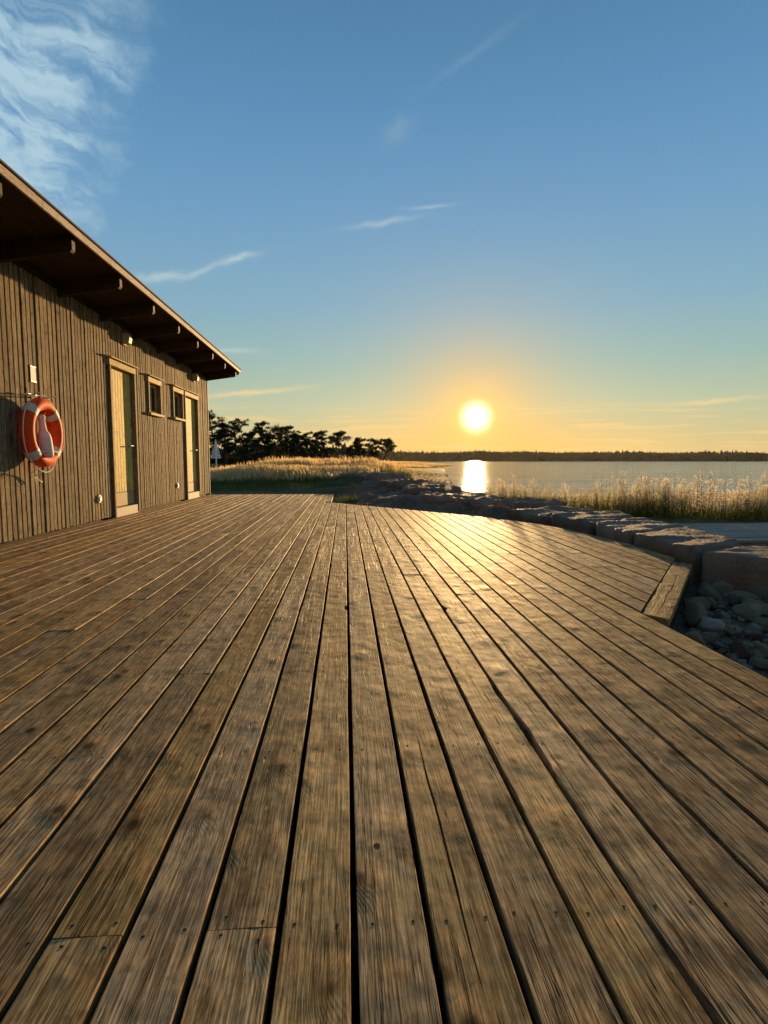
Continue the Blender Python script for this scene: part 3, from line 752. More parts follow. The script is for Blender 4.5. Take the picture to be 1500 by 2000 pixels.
# roof: single pitch rising towards the deck
def roof_z(x): return 2.83 + (x + 3.27) * math.tan(R(8.3))      # underside of roof boards
RX0, RX1 = -8.8, -2.500; RY0, RY1 = 1.9, 14.36
rb = MB()
bw = .14; xx = RX1 - .027
while xx > RX0:
    x0 = xx - bw + .006
    m_ = MB(); m_.add([(x0, RY0, roof_z(x0)), (xx, RY0, roof_z(xx)), (xx, RY0, roof_z(xx) + .022), (x0, RY0, roof_z(x0) + .022), (x0, RY1, roof_z(x0)), (xx, RY1, roof_z(xx)), (xx, RY1, roof_z(xx) + .022), (x0, RY1, roof_z(x0) + .022)],
                       [(0, 1, 2, 3), (7, 6, 5, 4), (0, 4, 5, 1), (1, 5, 6, 2), (2, 6, 7, 3), (3, 7, 4, 0)])
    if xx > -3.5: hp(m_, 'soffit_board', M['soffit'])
    else: rb.v += [] ; n_ = len(rb.v); rb.v += m_.v; rb.f += [tuple(i + n_ for i in f) for f in m_.f]
    xx -= bw
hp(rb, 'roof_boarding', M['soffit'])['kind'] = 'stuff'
felt = MB(); felt.prism([(RX0, roof_z(RX0) + .024), (RX1 + .016, roof_z(RX1) + .024), (RX1 + .016, roof_z(RX1) + .040), (RX0, roof_z(RX0) + .040)], 1, RY0 - .02, RY1 + .02)
hp(felt, 'roof', M['felt'])
fz = roof_z(RX1)
# fascia in three lengths
for a, b in [(RY0, 5.2), (5.203, 9.9), (9.903, RY1 + .0)]:
    hp(MB().box(RX1 - .024, RX1, a, b, fz - .050, fz + .020, .003), 'fascia_board', M['fascia'])
# barge board on the far end
m_ = MB(); m_.prism([(-8.7, roof_z(-8.7) - .09), (-2.53, roof_z(-2.53) - .09), (-2.53, roof_z(-2.53) - .002), (-8.7, roof_z(-8.7) - .002)], 1, RY1 - .045, RY1 - .02)
hp(m_, 'barge_board', M['fascia'])
# rafters
for i, ry in enumerate([2.37, 3.54, 4.70, 5.88, 7.05, 8.21, 9.40, 10.56, 11.72, 12.88, 14.10]):
    hh = .165; m_ = MB()
    xe = -2.565
    m_.prism([(-3.42, roof_z(-3.42) - hh), (xe - .02, roof_z(xe) - hh), (xe, roof_z(xe) - hh + .02), (xe, roof_z(xe) - .002), (-3.42, roof_z(-3.42) - .002)], 1, ry - .0325, ry + .0325)
    hp(m_, 'rafter', M['soffit'])
# blocking board between the rafters near the fascia
m_ = MB(); m_.box(-3.318, -3.296, Y0, Y1, 2.69, roof_z(-3.30) - .003); hp(m_, 'wall_plate', M['soffit'])

def frame_part(o, door=True):
    y0, y1, z0, z1 = o; r = -3.39; p = -3.240
    zb = .0 if door else z0; jw = .045
    hp(MB().box(r, p, y0 - jw, y0, zb, z1 + .0, .003), 'door_jamb' if door else 'window_jamb', M['trim_v'])
    fo_ = hp(MB().box(r, p, y1, y1 + jw, zb, z1 + .0, .003), 'door_jamb' if door else 'window_jamb', M['trim_v'])
    fo_2 = hp(MB().box(r, p + .004, y0 - .06, y1 + .06, z1 + .002, z1 + .095, .003), 'lintel_board', M['trim'])
    cap = MB(); cap.prism([(-3.30, z1 + .135), (p + .045, z1 + .110), (p + .045, z1 + .097), (-3.30, z1 + .097)], 1, y0 - .09, y1 + .09)
    hp(cap, 'drip_cap', M['trim'])
    return fo_
for o in (openings[0], openings[3]):
    y0, y1, z0, z1 = o; frame_part(o)
    hp(MB().box(-3.37, -3.25, y0 + .001, y1 - .001, -.02, .115, .004), 'threshold', M['threshold'])
    # door leaf as vertical planks, planks are sub-parts
    leaf = hp(MB().box(-3.362, -3.327, y0 + .005, y1 - .005, .125, z1 - .004), 'door', M['dark'])
    npl = 9; pw = (y1 - y0 - .014) / npl
    for i in range(npl):
        yy = y0 + .007 + pw * i
        mb = MB().box(-.008, .008, -pw / 2 + .003, pw / 2 - .003, -(z1 - .33 - .006) / 2, (z1 - .33 - .006) / 2, .003)
        mb.build('door_plank', M['door'], leaf, loc=(-3.318 - WX, yy + pw / 2 - 8, (.33 + z1 - .006) / 2))
    mb = MB().box(-3.326, -3.308, y0 + .008, y1 - .008, .127, .325, .002); mb.v = [(x - WX, y - 8, z) for x, y, z in mb.v]
    mb.build('kick_plate', M['plate'], leaf)
    mb = MB(); hy_ = y1 - .10; mb.tube([(-3.309, hy_, 1.02), (-3.262, hy_, 1.02), (-3.255, hy_ - .02, 1.02), (-3.255, hy_ - .12, 1.018)], .0095, 8)
    mb.box(-3.310, -3.304, hy_ - .022, hy_ + .022, .93, 1.10, .002); mb.v = [(x - WX, y - 8, z) for x, y, z in mb.v]
    mb.build('door_handle', M['steel'], leaf)
    mb = MB(); mb.tube([(-3.310, hy_, 1.25), (-3.290, hy_, 1.25)], .024, 12); mb.v = [(x - WX, y - 8, z) for x, y, z in mb.v]
    mb.build('door_lock', M['steel'], leaf)
for o in openings[1:3]:
    y0, y1, z0, z1 = o; fr_ = frame_part(o, False)
    hp(MB().box(-3.39, -3.205, y0 - .07, y1 + .07, z0 - .045, z0 - .002, .004), 'window_sill', M['trim'])
    sash = MB(); x0, x1 = -3.352, -3.316
    sash.box(x0, x1, y0 + .002, y0 + .05, z0 + .002, z1 - .002, .003); sash.box(x0, x1, y1 - .05, y1 - .002, z0 + .002, z1 - .002, .003)
    sash.box(x0, x1, y0 + .051, y1 - .051, z0 + .002, z0 + .05, .003); sash.box(x0, x1, y0 + .051, y1 - .051, z1 - .05, z1 - .002, .003)
    sash.box(x0, x1, (y0 + y1) / 2 - .018, (y0 + y1) / 2 + .018, z0 + .051, z1 - .051, .003)
    s_ = hp(sash, 'window_sash', M['trim'])
    for a, b in ((y0 + .052, (y0 + y1) / 2 - .02), ((y0 + y1) / 2 + .02, y1 - .052)):
        mb = MB().box(-3.338, -3.332, a, b, z0 + .052, z1 - .052); mb.v = [(x - WX, y - 8, z) for x, y, z in mb.v]
        mb.build('pane', M['glass'], s_)
# round vents low on the wall
def vent(y, z):
    mb = MB(); n_ = 20
    mb.tube([(-3.272, y, z), (-3.252, y, z)], [.058, .055], n_)
    v_ = hp(mb, 'air_vent', M['lamp_white'])
    mb = MB(); mb.tube([(-3.252, y, z), (-3.240, y, z)], [.034, .028], n_); mb.v = [(x - WX, y_ - 8, z_) for x, y_, z_ in mb.v]
    mb.build('vent_cone', M['white'], v_)
    return v_
vent(7.90, .29); vent(11.50, .31)

# wall lamps under the eaves
def wall_lamp(y, z, label, s=1.0):
    e = empty('wall_lamp', (-3.268, y, z), label, 'wall lamp', 'lamps under the eaves')
    MB().box(.0, .03 * s, -.06 * s, .06 * s, -.085 * s, .085 * s, .006).build('lamp_base', M['lamp_white'], e)
    m_ = MB(); m_.prism([(.031 * s, -.07 * s), (.10 * s, -.055 * s), (.115 * s, .02 * s), (.085 * s, .075 * s), (.031 * s, .08 * s)], 1, -.055 * s, .055 * s)
    m_.build('lamp_shade', M['lamp_white'], e)
    m_ = MB(); m_.tube([(.012, .0, .085 * s), (.012, .01, .13 * s), (.004, .03, .20 * s)], .006, 6); m_.build('cable', M['dark'], e)
wall_lamp(8.98, 2.58, 'boxy pale wall lamp under the eaves nearest the lifebuoy, left of the first door head')
wall_lamp(12.95, 2.57, 'small pale wall lamp under the eaves above the farther door')
sg = empty('wall_sign', (-3.266, 6.40, 1.70), 'small pale plate fixed to the battens above the lifebuoy', 'sign')
MB().box(0, .006, -.052, .052, -.085, .085, .001).build('plate', M['sign'], sg)
MB().box(.0065, .009, -.054, .054, .072, .083).build('plate_rim', M['white'], sg)
MB().box(.0065, .009, -.054, .054, -.083, -.072).build('plate_rim', M['white'], sg)

# ------------------------------------------------------------------ lifebuoy
LB = Vector((-3.262, 6.27, 1.085))
lb = empty('lifebuoy', LB, 'orange lifebuoy with pale bands and a grab line hanging on the boathouse wall', 'lifebuoy')
Rm, rm = .288, .071
def buoy_p(a, r=Rm, x=.12): return (x, math.sin(a) * r, math.cos(a) * r)
ring = MB(); ring.smooth = True
def torus_arc(mb, a0, a1, r_, n_, sq=1.0, x=.12, m_=20, closed=False):
    V = []; F = []
    for i in range(n_ + (0 if closed else 1)):
        a = a0 + (a1 - a0) * i / n_
        for k in range(m_):
            b = 2 * math.pi * k / m_
            rad = Rm + r_ * math.cos(b); V.append((x + r_ * 1.0 * math.sin(b) * sq, math.sin(a) * rad, math.cos(a) * rad))
    N_ = n_ if not closed else n_
    for i in range(n_):
        j = (i + 1) % n_ if closed else i + 1
        for k in range(m_): F.append((i * m_ + k, i * m_ + (k + 1) % m_, j * m_ + (k + 1) % m_, j * m_ + k))
    mb.add(V, F)
torus_arc(ring, 0, 2 * math.pi, rm, 64, closed=True)
ring.build('ring', M['orange'], lb)
for a in (45, 135, 225, 315):
    bd = MB(); bd.smooth = True; torus_arc(bd, R(a - 9), R(a + 9), rm + .0025, 6)
    bd.build('band', M['tape'], lb)
# grab line looping outside the ring between the bands
gl = MB(); gl.smooth = True
for a in (0, 90, 180, 270):
    pts = []
    for i in range(17):
        t_ = i / 16; ang_ = R(a + 45 + 90 * t_); sag = math.sin(math.pi * t_)
        rad = Rm + rm + .006 + .030 * sag ** .6 + (.035 * sag if a == 0 else 0)
        pts.append((.125 + .02 * sag, math.sin(ang_) * rad, math.cos(ang_) * rad - .015 * sag))
    gl.tube(pts, .0058, 6)
gl.build('grab_line', M['rope'], lb)
# hooks holding it
hk = MB(); hk.tube([(-.0, -.17, .372), (.05, -.17, .372), (.16, -.17, .372), (.20, -.17, .39)], .006, 6); hk.tube([(0, .17, .372), (.16, .17, .372), (.20, .17, .39)], .006, 6)
hk.tube([(.0, -.17, .372), (.05, -.08, .392), (.05, .08, .392), (.0, .17, .372)], .004, 6)
hk.build('wall_hook', M['steel'], lb)
# line tied across the lower part and hanging end
ln = MB(); ln.smooth = True
ln.tube([(.20, -.20, -.20), (.205, .0, -.195), (.20, .22, -.20), (.13, .30, -.21)], .0045, 6)
ln.tube([(.12, .05, -.37), (.06, .02, -.42), (.04, -.02, -.46), (.045, .06, -.50), (.05, .10, -.515)], .005, 6)
ln.tube([(.12, -.08, -.36), (.03, -.10, -.43), (.03, .0, -.47), (.02, .03, -.52)], .004, 6)
ln.build('tied_line', M['rope'], lb)

# throw line bottle resting inside the ring
tb = empty('throw_line_bottle', LB + Vector((.125, -.005, -.045)), 'pale bottle shaped throw line float hanging inside the lifebuoy', 'throw line')
bt = MB(); bt.smooth = True
prof = [(-.215, .03), (-.212, .058), (-.19, .068), (-.10, .070), (-.01, .068), (.035, .056), (.07, .034), (.11, .030), (.17, .031), (.205, .038), (.225, .034), (.236, .012)]
bt.tube([(.02 - .02 * (z / .22), 0.0 + .0 * z, z) for z, r_ in prof], [r_ for z, r_ in prof], 18)
bt.build('bottle_body', M['bag'], tb, rot=(0, 0, 0))
nk = MB(); nk.smooth = True; nk.tube([(.0, 0, .225), (.03, .015, .25), (.02, .05, .262), (-.03, .07, .262), (-.06, .06, .262)], [.012, .014, .010, .007, .006], 8)
nk.build('bottle_neck_loop', M['orange'], tb)

# ------------------------------------------------------------------ granite blocks along the deck edge
def rough_block(name, corners, z0, z1, label, seed, mat='granite', group=None, amp=.018, res=.055, cat='stone block', zslope=0):
    """block from a four-sided plan, subdivided and roughened, edges worn"""
    c = [Vector((x, y, 0)) for x, y in corners]; cen = sum(c, Vector()) / 4
    lx = max((c[1] - c[0]).length, (c[2] - c[3]).length); ly = max((c[3] - c[0]).length, (c[2] - c[1]).length); lz = z1 - z0
    nx_, ny_, nz_ = [max(3, int(l / res)) for l in (lx, ly, lz)]
    bm = bmesh.new(); grid = {}
    def P(i, j, k):
        key = (i, j, k)
        if key in grid: return grid[key]
        u, v_, w = i / nx_, j / ny_, k / nz_
        p = c[0] * (1 - u) * (1 - v_) + c[1] * u * (1 - v_) + c[2] * u * v_ + c[3] * (1 - u) * v_
        z = z0 + lz * w
        # worn edges
        eu = min(u * lx, (1 - u) * lx); ev = min(v_ * ly, (1 - v_) * ly); ew = min(w * lz, (1 - w) * lz)
        ds = sorted([eu, ev, ew]); wear = max(0, .05 - (ds[0] + ds[1])) * .5
        q = Vector((p.x, p.y, z)); ctr = Vector((cen.x, cen.y, (z0 + z1) / 2)); q += (ctr - q).normalized() * wear
        s_ = Vector((seed * 3.1, seed * 1.7, 0))
        dx = mnoise.fractal(q * 2.5 + s_, 1.0, 2.0, 4) * amp * 1.2 + mnoise.noise(q * 13 + s_) * amp * .35
        dy = mnoise.fractal(q * 2.5 + s_ + Vector((9, 0, 0)), 1.0, 2.0, 4) * amp
        dz = mnoise.fractal(Vector((q.x * 1.5, q.y * 3.8, 0)) + s_, 1.0, 2.0, 4) * amp * 1.3 + mnoise.noise(Vector((q.x * 9, q.y * 22, 0)) + s_) * amp * .35
        q += Vector((dx, dy, dz + zslope * (v_ - .5)))
        grid[key] = bm.verts.new(q - Vector((cen.x, cen.y, z0))); return grid[key]
    for i in range(nx_):
        for j in range(ny_):
            for k in (0, nz_):
                f = [P(i, j, k), P(i + 1, j, k), P(i + 1, j + 1, k), P(i, j + 1, k)]; bm.faces.new(f if k else f[::-1])
    for i in range(nx_):
        for k in range(nz_):
            for j in (0, ny_):
                f = [P(i, j, k), P(i + 1, j, k), P(i + 1, j, k + 1), P(i, j, k + 1)]; bm.faces.new(f if not j else f[::-1])
    for j in range(ny_):
        for k in range(nz_):
            for i in (0, nx_):
                f = [P(i, j, k), P(i, j + 1, k), P(i, j + 1, k + 1), P(i, j, k + 1)]; bm.faces.new(f if i else f[::-1])
    me = bpy.data.meshes.new(name); bm.to_mesh(me); bm.free(); me.shade_smooth()
    o = link(name, me, M[mat], None, loc=(cen.x, cen.y, z0)); return tag(o, label, cat, group)
G_ = 'granite blocks lining the deck edge'
rough_block('granite_block', [(2.80, 4.36), (4.05, 2.55), (4.75, 3.45), (3.42, 4.66)], -.36, .085, 'big reddish granite block standing over the cobbles, closest to the camera', 1, group=G_)
rough_block('granite_block', [(2.77, 4.42), (3.45, 4.78), (3.66, 5.95), (2.79, 5.42)], -.36, .10, 'grey granite block behind the deck corner where the slanted end board starts', 2, group=G_)
rough_block('granite_block', [(2.79, 5.45), (3.68, 5.98), (3.66, 6.95), (2.84, 6.40)], -.36, .095, 'granite block between the deck corner block and the long weedy one', 3, group=G_)
rough_block('granite_block', [(2.83, 6.44), (3.68, 7.0), (3.95, 8.1), (2.72, 7.52)], -.34, .085, 'granite block lying where the weeds start beside the deck edge', 4, group=G_)
rough_block('granite_block', [(2.66, 7.60), (3.82, 8.18), (3.55, 9.2), (2.45, 8.55)], -.34, .06, 'low flat granite block at the end of the row, below the sun glint', 5, group=G_, amp=.03)
rough_block('granite_block', [(4.20, 2.4), (5.6, 1.4), (6.3, 2.6), (4.85, 3.4)], -.4, .07, 'granite block at the right edge beyond the closest one', 6, group=G_)

# bedrock humps on the ridge
H_ = 'rock humps on the shore ridge'
for i, (x, y, lx, ly, h, rz, lab) in enumerate([
        (1.02, 19.4, 1.7, 2.4, .36, .5, 'dark brown rock hump at the edge of the golden grass, left end of the ridge'),
        (1.62, 16.2, 1.3, 2.0, .22, .2, 'brown rock hump right of the grass, second along the ridge'),
        (2.05, 13.6, 1.4, 1.9, .17, -.2, 'low brown rock hump left of the sun glint on the water'),
        (2.30, 11.5, 1.4, 2.0, .09, .4, 'flat rock hump right under the sun glint on the water'),
        (2.95, 10.1, 1.7, 1.1, .08, .1, 'flat purplish rock slab right of the sun glint, before the weeds')]):
    z = float(land_z(np.array([x]), np.array([y]))[0])
    c, s = math.cos(rz), math.sin(rz); q = [(-.42, -.5), (.5, -.3), (.35, .5), (-.5, .4)]
    rough_block('rock_outcrop', [(x + a * lx * c - b * ly * s, y + a * lx * s + b * ly * c) for a, b in q], z - .3, h, lab, 20 + i, mat='rock', group=H_, amp=.07, res=.09, cat='rock')

# ------------------------------------------------------------------ second small platform on the right
pf = empty('wooden_platform', (5.2, 6.6, -.04), 'low grey plank platform behind the granite blocks, before the weeds', 'platform')
rr = random.Random(12)
for i in range(12):
    y = 5.80 + i * .138
    x0 = 4.02 + .09 * 0 + rr.uniform(-.01, .01)
    mb = MB().box(-2.3, 2.3, -.062, .062, -.028, 0, .004)
    mb.build('platform_board', M['dock'], pf, loc=(x0 + 2.3 - 5.2, y - 6.6, rr.uniform(-.003, .003)), rot=(0, 0, rr.uniform(-.002, .002)))
mb = MB(); mb.box(-1.16, 3.4, -.872, -.842, -.17, -.03); mb.box(-1.16, -1.13, -.84, .78, -.17, -.03); mb.box(-1.16, 3.4, .785, .815, -.17, -.03); mb.build('platform_frame', M['dock'], pf)

# ------------------------------------------------------------------ cobbles below the deck edge
def cobble_mesh(seed):
    bm = bmesh.new(); bmesh.ops.create_icosphere(bm, subdivisions=3, radius=1)
    s_ = Vector((seed * 5.3, 0, 0)); r0 = random.Random(seed)
    planes = [(Vector((r0.gauss(0, 1), r0.gauss(0, 1), r0.gauss(0, 1))).normalized(), r0.uniform(.48, .74)) for _ in range(10)]
    for v in bm.verts:
        d = v.co.normalized(); k = 1 + .35 * mnoise.noise(d * 1.1 + s_) + .10 * mnoise.noise(d * 3 + s_)
        v.co = d * k
        for nrm, lim in planes:                            # fracture faces
            q = v.co.dot(nrm)
            if q > lim: v.co -= nrm * (q - lim) * .94
    me = bpy.data.meshes.new('cobble'); bm.to_mesh(me); bm.free(); me.shade_smooth(); return me
cm = [cobble_mesh(i) for i in range(9)]
cmats = ['cobble', 'cobble_red', 'cobble_pale']; cmesh = {}
for i, me in enumerate(cm):
    for mt in cmats:
        q = me.copy(); q.materials.append(M[mt]); cmesh[i, mt] = q
placed = []; rr = random.Random(21)
def in_pit(x, y):
    if y < 2.78 and x < 1.70: return False
    if y >= 2.78 and (x - 1.62) < (y - 2.79) * .704 + .10: return False
    if y > 4.9: return False
    # outside the near block
    t_ = (x - 2.80) / 1.25
    if 0 <= t_ and y > 4.30 - 1.81 * t_: return False
    return x < 5.2 and y > -.8
tries = 0
while len(placed) < 285 and tries < 40000:
    tries += 1
    x = rr.uniform(1.65, 4.6); y = rr.uniform(.3, 4.8)
    if rr.random() < .35: x, y = rr.uniform(1.7, 3.2), rr.uniform(1.6, 4.3)
    if not in_pit(x, y): continue
    s = rr.choice([.032, .04, .05, .06, .075, .095]) * rr.uniform(.85, 1.25)
    if any((x - a) ** 2 + (y - b) ** 2 < ((s + c) * .72) ** 2 for a, b, c in placed): continue
    placed.append((x, y, s))
lab = {'cobble': 'worn grey cobble in the pile beside the slanted deck edge', 'cobble_red': 'rounded dark red cobble in the pile beside the slanted deck edge', 'cobble_pale': 'rounded pale cobble in the pile beside the slanted deck edge'}
ORD = ['', 'second ', 'third ', 'fourth ', 'fifth ', 'sixth ', 'seventh ', 'eighth ', 'ninth ']
placed.sort(key=lambda q: math.hypot(q[0] - 1.63, q[1] - 2.79))
special = {}
for kind, n0, st_ in (('cobble_pale', 3, 11), ('cobble_red', 7, 13)):
    for q in range(9): special[n0 + st_ * q + (q % 3)] = (kind, q)
for i, (x, y, s) in enumerate(placed):
    mt, q = special.get(i, ('cobble', 0)); z = float(land_z(np.array([x]), np.array([y]))[0])
    o = link('cobble', cmesh[rr.randrange(9), mt], None, None, loc=(x, y, z + s * .30 + rr.uniform(0, .03)), rot=(rr.uniform(-.4, .4), rr.uniform(-.4, .4), rr.uniform(0, 6)))
    o.scale = (s * rr.uniform(1.0, 1.45), s * rr.uniform(.85, 1.1), s * rr.uniform(.6, .9))
    if mt == 'cobble': tag(o, lab[mt], 'cobble', 'grey cobbles by the deck')
    else:
        cn = 'pale' if mt == 'cobble_pale' else 'dark red'
        tag(o, f'{ORD[q]}nearest {cn} cobble to the near corner of the slanted end board', 'cobble', f'{cn} cobbles by the deck')

rub = MB(); rr = random.Random(5)
for _ in range(1500):
    x, y = rr.uniform(1.64, 3.9), rr.uniform(.8, 4.6)
    if not in_pit(x, y): continue
    z = float(land_z(np.array([x]), np.array([y]))[0]); s = rr.uniform(.010, .026); m3 = Matrix.Rotation(rr.uniform(0, 6.28), 3, Vector((rr.gauss(0, 1), rr.gauss(0, 1), rr.gauss(0, 1))).normalized())
    pts = [m3 @ Vector(p) for p in ((-1, -.7, -.6), (1, -.8, -.5), (.9, .8, -.6), (-.8, .9, -.4), (-.6, -.5, .7), (.7, -.6, .5), (.5, .7, .8), (-.7, .5, .6))]
    rub.add([(x + p.x * s * 1.3, y + p.y * s, z + p.z * s * .8 + s * .4) for p in pts], [(0, 3, 2, 1), (4, 5, 6, 7), (0, 1, 5, 4), (1, 2, 6, 5), (2, 3, 7, 6), (3, 0, 4, 7)])
tag(rub.build('rubble', M['cobble']), 'small rubble between the cobbles below the deck edge', 'rubble', kind='stuff')

# ------------------------------------------------------------------ grass and weeds
def blades(name, pts, hmin, hmax, w, mat, lean=.35, seed=1, segs=3, head=0.0, bias=(0, 0)):
    """curved grass blades rooted at pts, one object; attribute 'tip' = height along blade"""
    r_ = np.random.RandomState(seed); n_ = len(pts); H = hmin + (hmax - hmin) * r_.rand(n_)
    if len(pts[0]) > 3: H = H * np.array([p[3] for p in pts])
    P = np.array([p[:3] for p in pts]); az = r_.rand(n_) * 6.283; ln = (r_.rand(n_) ** 1.3) * lean; wz = r_.rand(n_) * 6.283
    dx = np.cos(az) * ln + bias[0]; dy = np.sin(az) * ln + bias[1]
    VV = np.zeros((n_, (segs + 1) * 2, 3)); TP = np.zeros((n_, (segs + 1) * 2))
    for s_ in range(segs + 1):
        t_ = s_ / segs; wid = w * (1 - t_ * .8)
        if head and t_ > .6: wid = w * head * (1.25 - t_)
        c = P + np.stack([dx * H * t_ ** 1.8, dy * H * t_ ** 1.8, H * t_ * (1 - .12 * t_)], -1)
        o_ = np.stack([np.cos(wz) * wid, np.sin(wz) * wid, np.zeros(n_)], -1)
        VV[:, s_ * 2] = c - o_; VV[:, s_ * 2 + 1] = c + o_; TP[:, s_ * 2:s_ * 2 + 2] = t_
    FF = np.array([(2 * s_, 2 * s_ + 1, 2 * s_ + 3, 2 * s_ + 2) for s_ in range(segs)])
    FF = (FF[None] + (np.arange(n_) * (segs + 1) * 2)[:, None, None]).reshape(-1, 4)
    o = raw_mesh(name, VV.reshape(-1, 3), FF, mat)
    a_ = o.data.attributes.new('tip', 'FLOAT', 'POINT'); a_.data.foreach_set('value', TP.ravel().astype(np.float32))
    return o
r_ = np.random.RandomState(11)
def scatter(n_, x0, x1, y0, y1, f, zoff=-.02):
    X = r_.uniform(x0, x1, n_); Y = r_.uniform(y0, y1, n_); k = f(X, Y); keep = r_.rand(n_) < k; X, Y = X[keep], Y[keep]
    return X, Y, land_z(X, Y) + zoff
# tall meadow on the mound
def meadow(x, y):
    m1 = np.clip((y - (19.2 - .15 * x)) / 5.0, .0, 1) * np.clip((38 - y) / 4, 0, 1)
    right = np.interp(y, [18, 20, 24, 30, 34, 38], [.1, .7, 1.4, 2.6, 3.4, 3.8])
    left = np.interp(y, [16, 20, 26, 38], [-4.6, -5.6, -8.2, -12])
    return m1 * np.clip((right - x) / .5, 0, 1) * np.clip((x - left) / .8, 0, 1)
X, Y, Z = scatter(150000, -12, 4.2, 18.5, 38, lambda x, y: meadow(x, y) * (.35 + .65 * vnoise(x, y, .9, 4)))
hs = .70 + .55 * vnoise(X, Y, .8, 8); hs *= np.clip(.22 + (X + 7.6) / 5.5, .22, 1) * np.clip((Y - 14.2) * .068 / .62, .3, 1)
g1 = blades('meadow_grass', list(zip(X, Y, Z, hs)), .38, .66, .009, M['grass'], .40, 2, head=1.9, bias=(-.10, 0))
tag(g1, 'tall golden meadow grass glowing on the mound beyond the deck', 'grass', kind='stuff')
X, Y, Z = scatter(9000, -10, 3.4, 21, 37, lambda x, y: meadow(x, y) * (vnoise(x, y, .7, 31) > .42))
hs = np.clip(.25 + (X + 7.6) / 6, .25, .92) * np.clip((Y - 15) * .075, .4, 1)
g1b = blades('meadow_stalks', list(zip(X, Y, Z, hs)), .62, .98, .006, M['grass'], .30, 22, head=3.2, bias=(-.12, 0))
tag(g1b, 'taller seeding stalks standing above the golden meadow grass', 'grass', kind='stuff')
X, Y, Z = scatter(60000, -12, 3, 15.2, 28, lambda x, y: np.clip((y - 15.3) / 1.6, 0, 1) * (1 - cover_rock(x, y)) * .9)
g2 = blades('lawn_grass', list(zip(X, Y, Z, .6 + .09 * (Y - 15))), .06, .20, .007, M['lawn'], .6, 3, segs=2)
tag(g2, 'short dark green grass sloping up behind the far deck edge', 'grass', kind='stuff')
# grass flats towards the spit
X, Y, Z = scatter(26000, -20, 16, 38, 110, lambda x, y: (land_z(x, y) > WATER_Z + .15) * 1.0)
g3 = blades('flat_grass', list(zip(X, Y, Z)), .25, .55, .02, M['grass'], .4, 4, segs=2)
tag(g3, 'dry grass on the low flats leading to the water', 'grass', kind='stuff')
X, Y, Z = scatter(30000, -30, 50, 125, 245, lambda x, y: (x < shore_x(y) - 1) * 1.0)
g4 = blades('flat_grass', list(zip(X, Y, Z)), .4, .9, .06, M['grass'], .4, 5, segs=2)
tag(g4, 'pale dry reeds covering the low spit reaching into the water', 'reeds', kind='stuff')
# tufts and heather on the rock slope
X, Y, Z = scatter(26000, -.6, 3.4, 7.5, 22, lambda x, y: cover_rock(x, y) * (vnoise(x, y, 2.3, 12) > .52))
g5 = blades('heather_tufts', list(zip(X, Y, Z)), .03, .11, .006, M['heather'], .9, 6, segs=2)
tag(g5, 'reddish brown heather and dry tufts on the rock slope', 'heather', kind='stuff')
X, Y, Z = scatter(500, -.22, .25, 11.45, 12.9, lambda x, y: (vnoise(x, y, 2.3, 15) > .4) * 1.0)
g6 = blades('lawn_grass', list(zip(X, Y, Z)), .08, .26, .006, M['lawn'], .7, 7, segs=2)
tag(g6, 'loose green tuft growing at the notch in the deck', 'grass', kind='stuff')
# weed strip in front of the water
def strip(x, y):
    y0 = np.interp(x, [2.6, 3.3, 4.2, 5.0, 6.5, 12, 16], [11.6, 10.6, 9.4, 8.45, 7.95, 7.95, 8.0])
    return np.clip((y - y0) / .25, 0, 1) * np.clip((y0 + 2.0 - y) / .8, 0, 1)
X, Y, Z = scatter(90000, 2.6, 15, 7.6, 14, lambda x, y: strip(x, y) * (.25 + .75 * vnoise(x, y, 1.1, 14)) * np.clip((x - 2.3) / 1.6, .25, 1))
g7 = blades('wild_grass_strip', list(zip(X, Y, Z, .55 + .8 * vnoise(X, Y, 1.3, 5))), .18, .56, .0045, M['weed'], .55, 8)
tag(g7, 'green and straw coloured wild grass strip between platform and water', 'grass', kind='stuff')

def weed_geo(h, r1, nb):
    """branching seed-head weed: stem soup + seed soup"""
    st = MB(); sd = MB()
    lean = Vector((r1.uniform(-.12, .10), r1.uniform(-.08, .08), 0)) * h
    def stem(t_): return Vector((lean.x * t_ ** 1.6, lean.y * t_ ** 1.6, h * t_))
    st.tube([stem(q / 4) for q in range(5)], [.0030, .0027, .0024, .0019, .0012], 3, cap=False)
    for i in range(nb):
        t_ = r1.uniform(.38, .98); p = stem(t_); a = r1.uniform(0, 6.28); L = r1.uniform(.06, .17) * h * (1.25 - t_) * 1.6
        q = p + Vector((math.cos(a) * L * .6, math.sin(a) * L * .6, L * .75))
        st.tube([p, (p + q) / 2 + Vector((math.cos(a), math.sin(a), -.2)) * L * .1, q], [.0015, .0012, .0009], 3, cap=False)
        for k2 in range(r1.randrange(6, 12)):
            c = q + Vector((r1.gauss(0, 1), r1.gauss(0, 1), r1.gauss(0, 1))) * .026; s = r1.uniform(.0045, .010); d = Vector((r1.gauss(0, 1), r1.gauss(0, 1), r1.gauss(0, 1))).normalized(); e = d.orthogonal().normalized()
            g_ = d.cross(e)
            sd.add([c - e * s, c + g_ * s * .6, c + e * s * 1.1, c - g_ * s * .6], [(0, 1, 2, 3)])
    for i in range(5):
        t_ = r1.uniform(.05, .5); p = stem(t_); a = r1.uniform(0, 6.28); L = r1.uniform(.05, .10)
        q = p + Vector((math.cos(a) * L, math.sin(a) * L, L * .5)); e = Vector((-math.sin(a), math.cos(a), 0)) * .008
        st.add([p, (p + q) / 2 + e, q, (p + q) / 2 - e], [(0, 1, 2, 3)])
    return st, sd
r1 = random.Random(77)
